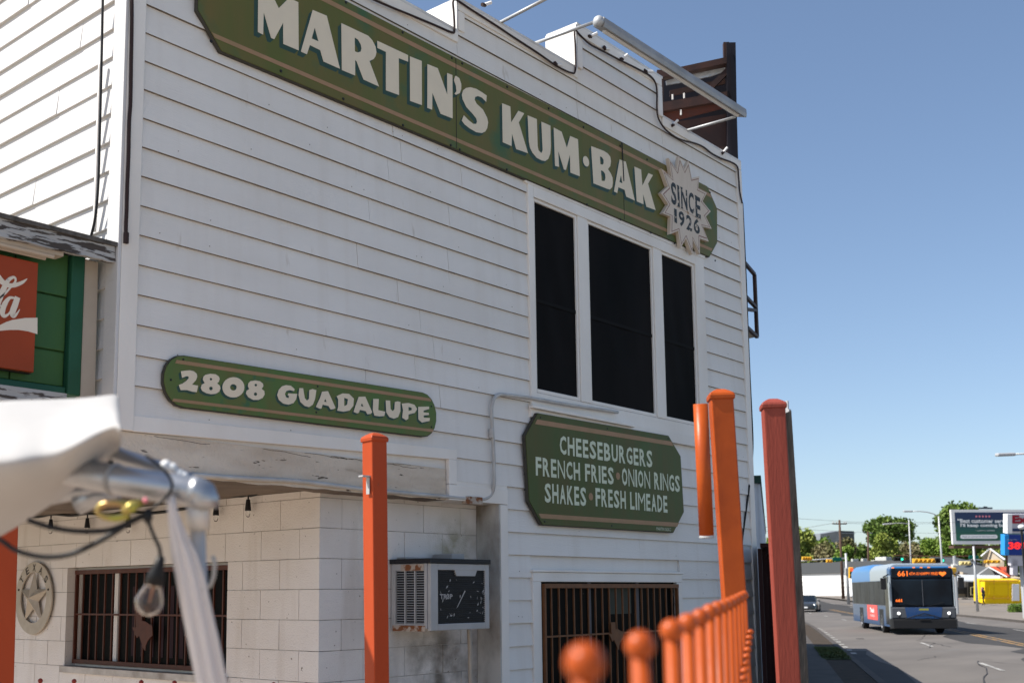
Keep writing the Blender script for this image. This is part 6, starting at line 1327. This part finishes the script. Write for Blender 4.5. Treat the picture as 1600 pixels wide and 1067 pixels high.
for a, b, c, d in ((1516.5,1529.5,916.5,917.5),(1516.5,1529.5,928.5,929.5),(1516.5,1517.5,917.5,928.5),(1528.5,1529.5,917.5,928.5)): mb.obox(dp((a+b)/2, (c+d)/2, 132.6), RGT*((b-a)/2*.0747), FWD*.02, UPV*((d-c)/2*.0747))
tag(mb.build('notice_frame', M['sig_p'], None), 'thin yellow frame round the notice on the shop front', 'frame')
# bins and ice box before the shop
def canister(nm, label, cat, px, y0, y1, r, depth, mt):
    b = dp(px, y1, depth); t = thing(nm, label, cat, b); h = (y1-y0)*depth/F_PX; mb = MB(); mb.lathe([(.001,0),(r,.0),(r*1.05,h*.5),(r,h*.85),(r*.6,h*.97),(.001,h)], b, (0,0,1), 12); mb.build('body', M[mt], t, smooth=True)
    mb = MB(); mb.lathe([(r*1.06,h*.78),(r*1.12,h*.8),(r*1.12,h*.86),(r*1.06,h*.88)], b, (0,0,1), 12); mb.build('rim', M['black_plastic'], t); return t
canister('red_bin', 'red bin standing at the shop wall just right of the bus', 'bin', 1495, 934, 949, .35, 128, 'red_roof')
canister('black_bin', 'black bin with a pale sticker at the shop wall right of the red bin', 'bin', 1509, 934, 949, .42, 127, 'cloth_k')
# --- yellow food trailer
tr = thing('food_trailer', 'bright yellow food trailer with a white door panel parked on the far forecourt', 'trailer', onground(1565, 112))
kx = 112/F_PX; zb_ = dp(1560, 941, 112)
c = dp(1561, 923, 113.2); hw = 31.5*kx; mb = MB(); mb.obox(c, RGT*hw, FWD*1.2, UPV*(17.8*kx)); mb.build('body', M['yellow'], tr, bevel=.04)
for x in (1531, 1553, 1575):
    mb = MB(); mb.obox(dp(x, 921, 111.95), RGT*.03, FWD*.02, UPV*(16*kx)); mb.build('rib', M['sig_y'], tr)
mb = MB(); mb.obox(dp(1562, 921, 111.96), RGT*(17*kx), FWD*.03, UPV*(9*kx)); mb.build('serving_hatch', M['yellow'], tr, bevel=.02)
mb = MB(); mb.obox(dp(1561, 907, 111.95), RGT*(31*kx), FWD*.03, UPV*(1.0*kx)); mb.obox(dp(1561, 934, 111.95), RGT*(31*kx), FWD*.03, UPV*(.6*kx)); mb.build('trim_rail', M['sig_y'], tr)
mb = MB(); mb.obox(dp(1587, 925, 111.9), RGT*(5.5*kx), FWD*.03, UPV*(13*kx)); mb.build('door', M['bb_white'], tr)
mb = MB(); mb.obox(dp(1535, 921, 111.9), RGT*(2.2*kx), FWD*.02, UPV*(4*kx)); mb.build('poster', M['pink'], tr)
mb = MB(); mb.obox(dp(1560, 942.5, 113), RGT*hw, FWD*1.0, UPV*.08); mb.obox(dp(1524, 944, 113), RGT*(6*kx), FWD*.1, UPV*.06); mb.build('chassis', M['black_plastic'], tr)
for x in (1543, 1554):
    w_ = dp(x, 945.5, 112.1); mb = MB(); mb.lathe([(.2,0),(.33,.02),(.34,.1),(.34,.2),(.2,.24)], w_, tuple(FWD), 18); wo_ = mb.build('wheel', M['tyre'], tr); mb = MB(); mb.lathe([(.001,-.02),(.16,-.01),(.21,.02)], w_, tuple(FWD), 14); mb.build('rim', M['bb_white'], wo_)
# --- person in black before the trailer
def person(label, o, h, face):
    t = thing('person', label, 'person', o); f = Vector(face).normalized(); l = Vector((-f.y, f.x, 0)); s = h/1.75
    J = {'pel': (0,0,.95), 'che': (0,0,1.28), 'nek': (0.0,0,1.48), 'hed': (.02,0,1.58), 'top': (.02,0,1.70),
         'shL': (0,.19,1.42), 'elL': (.04,.25,1.14), 'haL': (.14,.24,.90), 'shR': (0,-.19,1.42), 'elR': (-.04,-.25,1.14), 'haR': (.10,-.25,.92),
         'hiL': (0,.1,.90), 'knL': (.10,.11,.50), 'anL': (.14,.11,.09), 'toL': (.28,.12,.04), 'hiR': (0,-.1,.90), 'knR': (.0,-.11,.48), 'anR': (-.14,-.11,.12), 'toR': (-.02,-.12,.04)}
    Ed = [('pel','che'),('che','nek'),('nek','hed'),('hed','top'),('che','shL'),('shL','elL'),('elL','haL'),('che','shR'),('shR','elR'),('elR','haR'),('pel','hiL'),('hiL','knL'),('knL','anL'),('anL','toL'),('pel','hiR'),('hiR','knR'),('knR','anR'),('anR','toR')]
    R = dict(pel=.15, che=.16, nek=.06, hed=.10, top=.08, shL=.08, shR=.08, elL=.05, elR=.05, haL=.04, haR=.04, hiL=.10, hiR=.10, knL=.065, knR=.065, anL=.045, anR=.045, toL=.04, toR=.04)
    ks = list(J); me = bpy.data.meshes.new('body'); me.from_pydata([tuple(f*J[k][0]*s+l*J[k][1]*s+Zv*J[k][2]*s) for k in ks], [(ks.index(a), ks.index(b)) for a, b in Ed], [])
    ob = bpy.data.objects.new('body', me); C.objects.link(ob); ob.parent = t; me.materials.append(M['cloth_k'])
    m1 = ob.modifiers.new('skin', 'SKIN'); me.skin_vertices[0].data[0].use_root = True
    for i, k in enumerate(ks): me.skin_vertices[0].data[i].radius = (R[k]*s, R[k]*s)
    m2 = ob.modifiers.new('sub', 'SUBSURF'); m2.levels = m2.render_levels = 1
    mb = MB(); mb.ball(o+f*.05*s+Zv*1.61*s, .095*s, 12, 8, (1,.85,1.15)); mb.build('face', M['skin'], t, smooth=True)
    mb = MB(); mb.ball(o+f*.0*s+Zv*1.65*s, .11*s, 12, 8, (1,.95,1.05)); mb.build('hair', M['cloth_k'], t, smooth=True)
po = dp(1538, 950.5, 108); po.z = gz(po)-.02
person('person in black clothes walking in front of the left end of the yellow trailer', po, 1.72, (-RGT.x, -RGT.y, 0))
# --- hedge
hg = thing('hedge', 'small clipped bright green hedge at the right edge near the yellow trailer', 'hedge', onground(1592, 88))
def leafcloud(centers, radii, n, size, mt, name, parent, seed=0, flat=.8):
    r_ = np.random.default_rng(seed); V = []; Fq = []
    w = np.array([q[0]*q[1]*q[2] for q in radii]); w = w**.7; w /= w.sum()
    idx = r_.choice(len(centers), n, p=w)
    d = r_.normal(size=(n, 3)); d /= np.linalg.norm(d, axis=1)[:, None]; rr = r_.uniform(.25, 1, n)**.35
    cs_ = np.array([tuple(c) for c in centers])[idx]; rd = np.array(radii)[idx]; P = cs_+d*rr[:, None]*rd*(1+.15*r_.normal(size=(n, 1)))
    a = r_.normal(size=(n, 3)); a /= np.linalg.norm(a, axis=1)[:, None]; b = np.cross(a, r_.normal(size=(n, 3))); b /= np.linalg.norm(b, axis=1)[:, None]
    s_ = size*r_.uniform(.5, 1.3, n)[:, None]; Q = np.stack([P-a*s_-b*s_*.6, P+a*s_-b*s_*.5, P+a*s_*.8+b*s_*.6, P-a*s_*.7+b*s_*.7], 1).reshape(-1, 3)
    mb = MB(); mb.v = [tuple(v) for v in Q]; mb.f = [(4*i, 4*i+1, 4*i+2, 4*i+3) for i in range(n)]
    o0 = parent.location; me = bpy.data.meshes.new(name); me.from_pydata([(x-o0.x, y-o0.y, z-o0.z) for x, y, z in mb.v], [], mb.f); me.materials.append(mt)
    ob = bpy.data.objects.new(name, me); C.objects.link(ob); ob.parent = parent; return ob
cs_ = []; rd = []
for i in range(7): cs_.append(dp(1583+i*6, 951, 88+.2*i)); rd.append((.4, .4, .42))
leafcloud(cs_, rd, 2600, .05, M['hedge'], 'foliage', hg, 3)
mb = MB(); c = dp(1600, 951.5, 88.6); mb.obox(c, RGT*1.15, FWD*.28, Zv*.32); mb.build('branches', M['bark'], hg)
# --- trees
def tree(label, px, ytop, ybot, wpx, depth, mt, n=2600, blobs=9, seed=1, limbs=5, size=.34, sparse=False):
    n = int(n*2.3); size *= .62
    g_ = onground(px, depth); c = dp(px, (ytop+ybot)/2, depth); kx = depth/F_PX; rw = wpx/2*kx; rh = (ybot-ytop)/2*kx
    t = thing('tree', label, 'tree', g_); r_ = random.Random(seed)
    cs_, rd = [], []
    for i in range(blobs):
        a = r_.uniform(0, 6.28); q = r_.uniform(.2, .72); zz_ = r_.uniform(-.5, .62)
        cs_.append(c+Vector((math.cos(a)*rw*q, math.sin(a)*rw*q, zz_*rh))); s_ = r_.uniform(.28, .5); rd.append((rw*s_, rw*s_, rh*s_*1.05))
    leafcloud(cs_, rd, n, size, mt, 'crown', t, seed)
    mb = MB(); top = Vector((g_.x, g_.y, c.z)); mb.tube([g_-Zv*.2, g_+(top-g_)*.6+Vector((.2,.1,0)), top], [.32, .22, .1], 8); mb.build('trunk', M['bark'], t)
    for i in range(min(limbs, len(cs_))):
        mb = MB(); s0 = g_+(top-g_)*r_.uniform(.45, .75); mb.tube([s0, (s0+cs_[i])/2+Vector((0,0,.3)), cs_[i]], [.13, .09, .04], 6); mb.build('limb', M['bark'], t)
    return t
tree('bright green tree directly right of the red post and weathered board', 1256, 823, 905, 50, 205, M['leaf3'], 3400, 10, 11, size=.4)
tree('mid green bushy tree left of the utility pole, above the yellow traffic light', 1278, 826, 900, 56, 215, M['leaf1'], 3400, 11, 12, size=.4)
tree('low olive tree behind the crossarm utility pole', 1303, 843, 900, 62, 190, M['leaf4'], 2800, 10, 13, size=.33)
tree('pale leafed low tree hiding the foot of the slate office block', 1322, 852, 900, 40, 185, M['leaf1'], 2000, 8, 14, size=.3)
tree('small dark tree between the slate office block and the slim brown pole', 1346, 848, 900, 34, 195, M['leaf2'], 2200, 8, 15, size=.3)
tree('tall spreading oak with dark layered crown and visible limbs, behind the middle street lamp', 1394, 808, 856, 84, 235, M['leaf2'], 4600, 13, 16, 11, size=.42)
tree('round lime-green tree in front of the spreading oak', 1383, 833, 884, 48, 180, M['leaf3'], 3600, 11, 17, size=.3)
tree('thin brownish half-bare tree right of the spreading oak', 1422, 846, 890, 34, 210, M['leaf4'], 900, 7, 18, 7, size=.3)
tree('low brown-green tree left of the curved street lamp', 1443, 848, 890, 34, 200, M['leaf4'], 1300, 8, 19, size=.3)
tree('broad low green tree behind the curved street lamp pole', 1464, 840, 890, 46, 185, M['leaf1'], 3000, 10, 20, size=.3)
tree('tall dark green tree rising behind the left edge of the billboard', 1499, 790, 872, 78, 175, M['leaf2'], 5600, 15, 21, size=.36)
tree('light green tree under the left end of the billboard', 1496, 846, 892, 52, 165, M['leaf1'], 2800, 9, 22, size=.28)
tree('sparse green tree between billboard and red roof', 1548, 852, 892, 54, 172, M['leaf3'], 1900, 9, 23, size=.28)
tree('dark green tree at the right edge behind the petrol-station sign', 1606, 840, 890, 60, 180, M['leaf2'], 2400, 9, 24, size=.3)
tree('green tree hidden mostly by the building corner and red post', 1212, 842, 905, 60, 220, M['leaf1'], 2400, 9, 25, size=.4)
fw = MB()
far_wood = thing('far_wood', 'low dark belt of far trees behind the stores', 'trees', onground(1400, 262)); far_wood['kind'] = 'stuff'
cs_, rd = [], []
r_ = random.Random(4)
for i in range(46): cs_.append(dp(1180+i*11, r_.uniform(864, 884), 262)); rd.append((3.2, 3.2, r_.uniform(2.2, 4.2)))
leafcloud(cs_, rd, 16000, .45, M['leaf2'], 'foliage', far_wood, 9)
far_wood.children[0]['kind'] = 'stuff'
# triangle-framed roof seen under the billboard
gb = thing('gable_frame', 'pale A-shaped gable trim seen under the billboard', 'roof', onground(1547, 160))
mb = MB(); mb.tube([dp(1533, 869, 158), dp(1547, 857, 158), dp(1570, 874, 156)], .14, 5); mb.build('gable_trim', M['bb_white'], gb)
mb = MB(); mb.add([dp(1535, 870, 158.3), dp(1547, 858.5, 158.3), dp(1569, 874, 156.5), dp(1569, 900, 156.5), dp(1535, 900, 158.3)], [(0,1,2,3,4)]); mb.build('gable_wall', M['tan_wall'], gb)
print('objects', len(bpy.data.objects), 'tris', sum(len(o.data.polygons) for o in bpy.data.objects if o.type == 'MESH'))
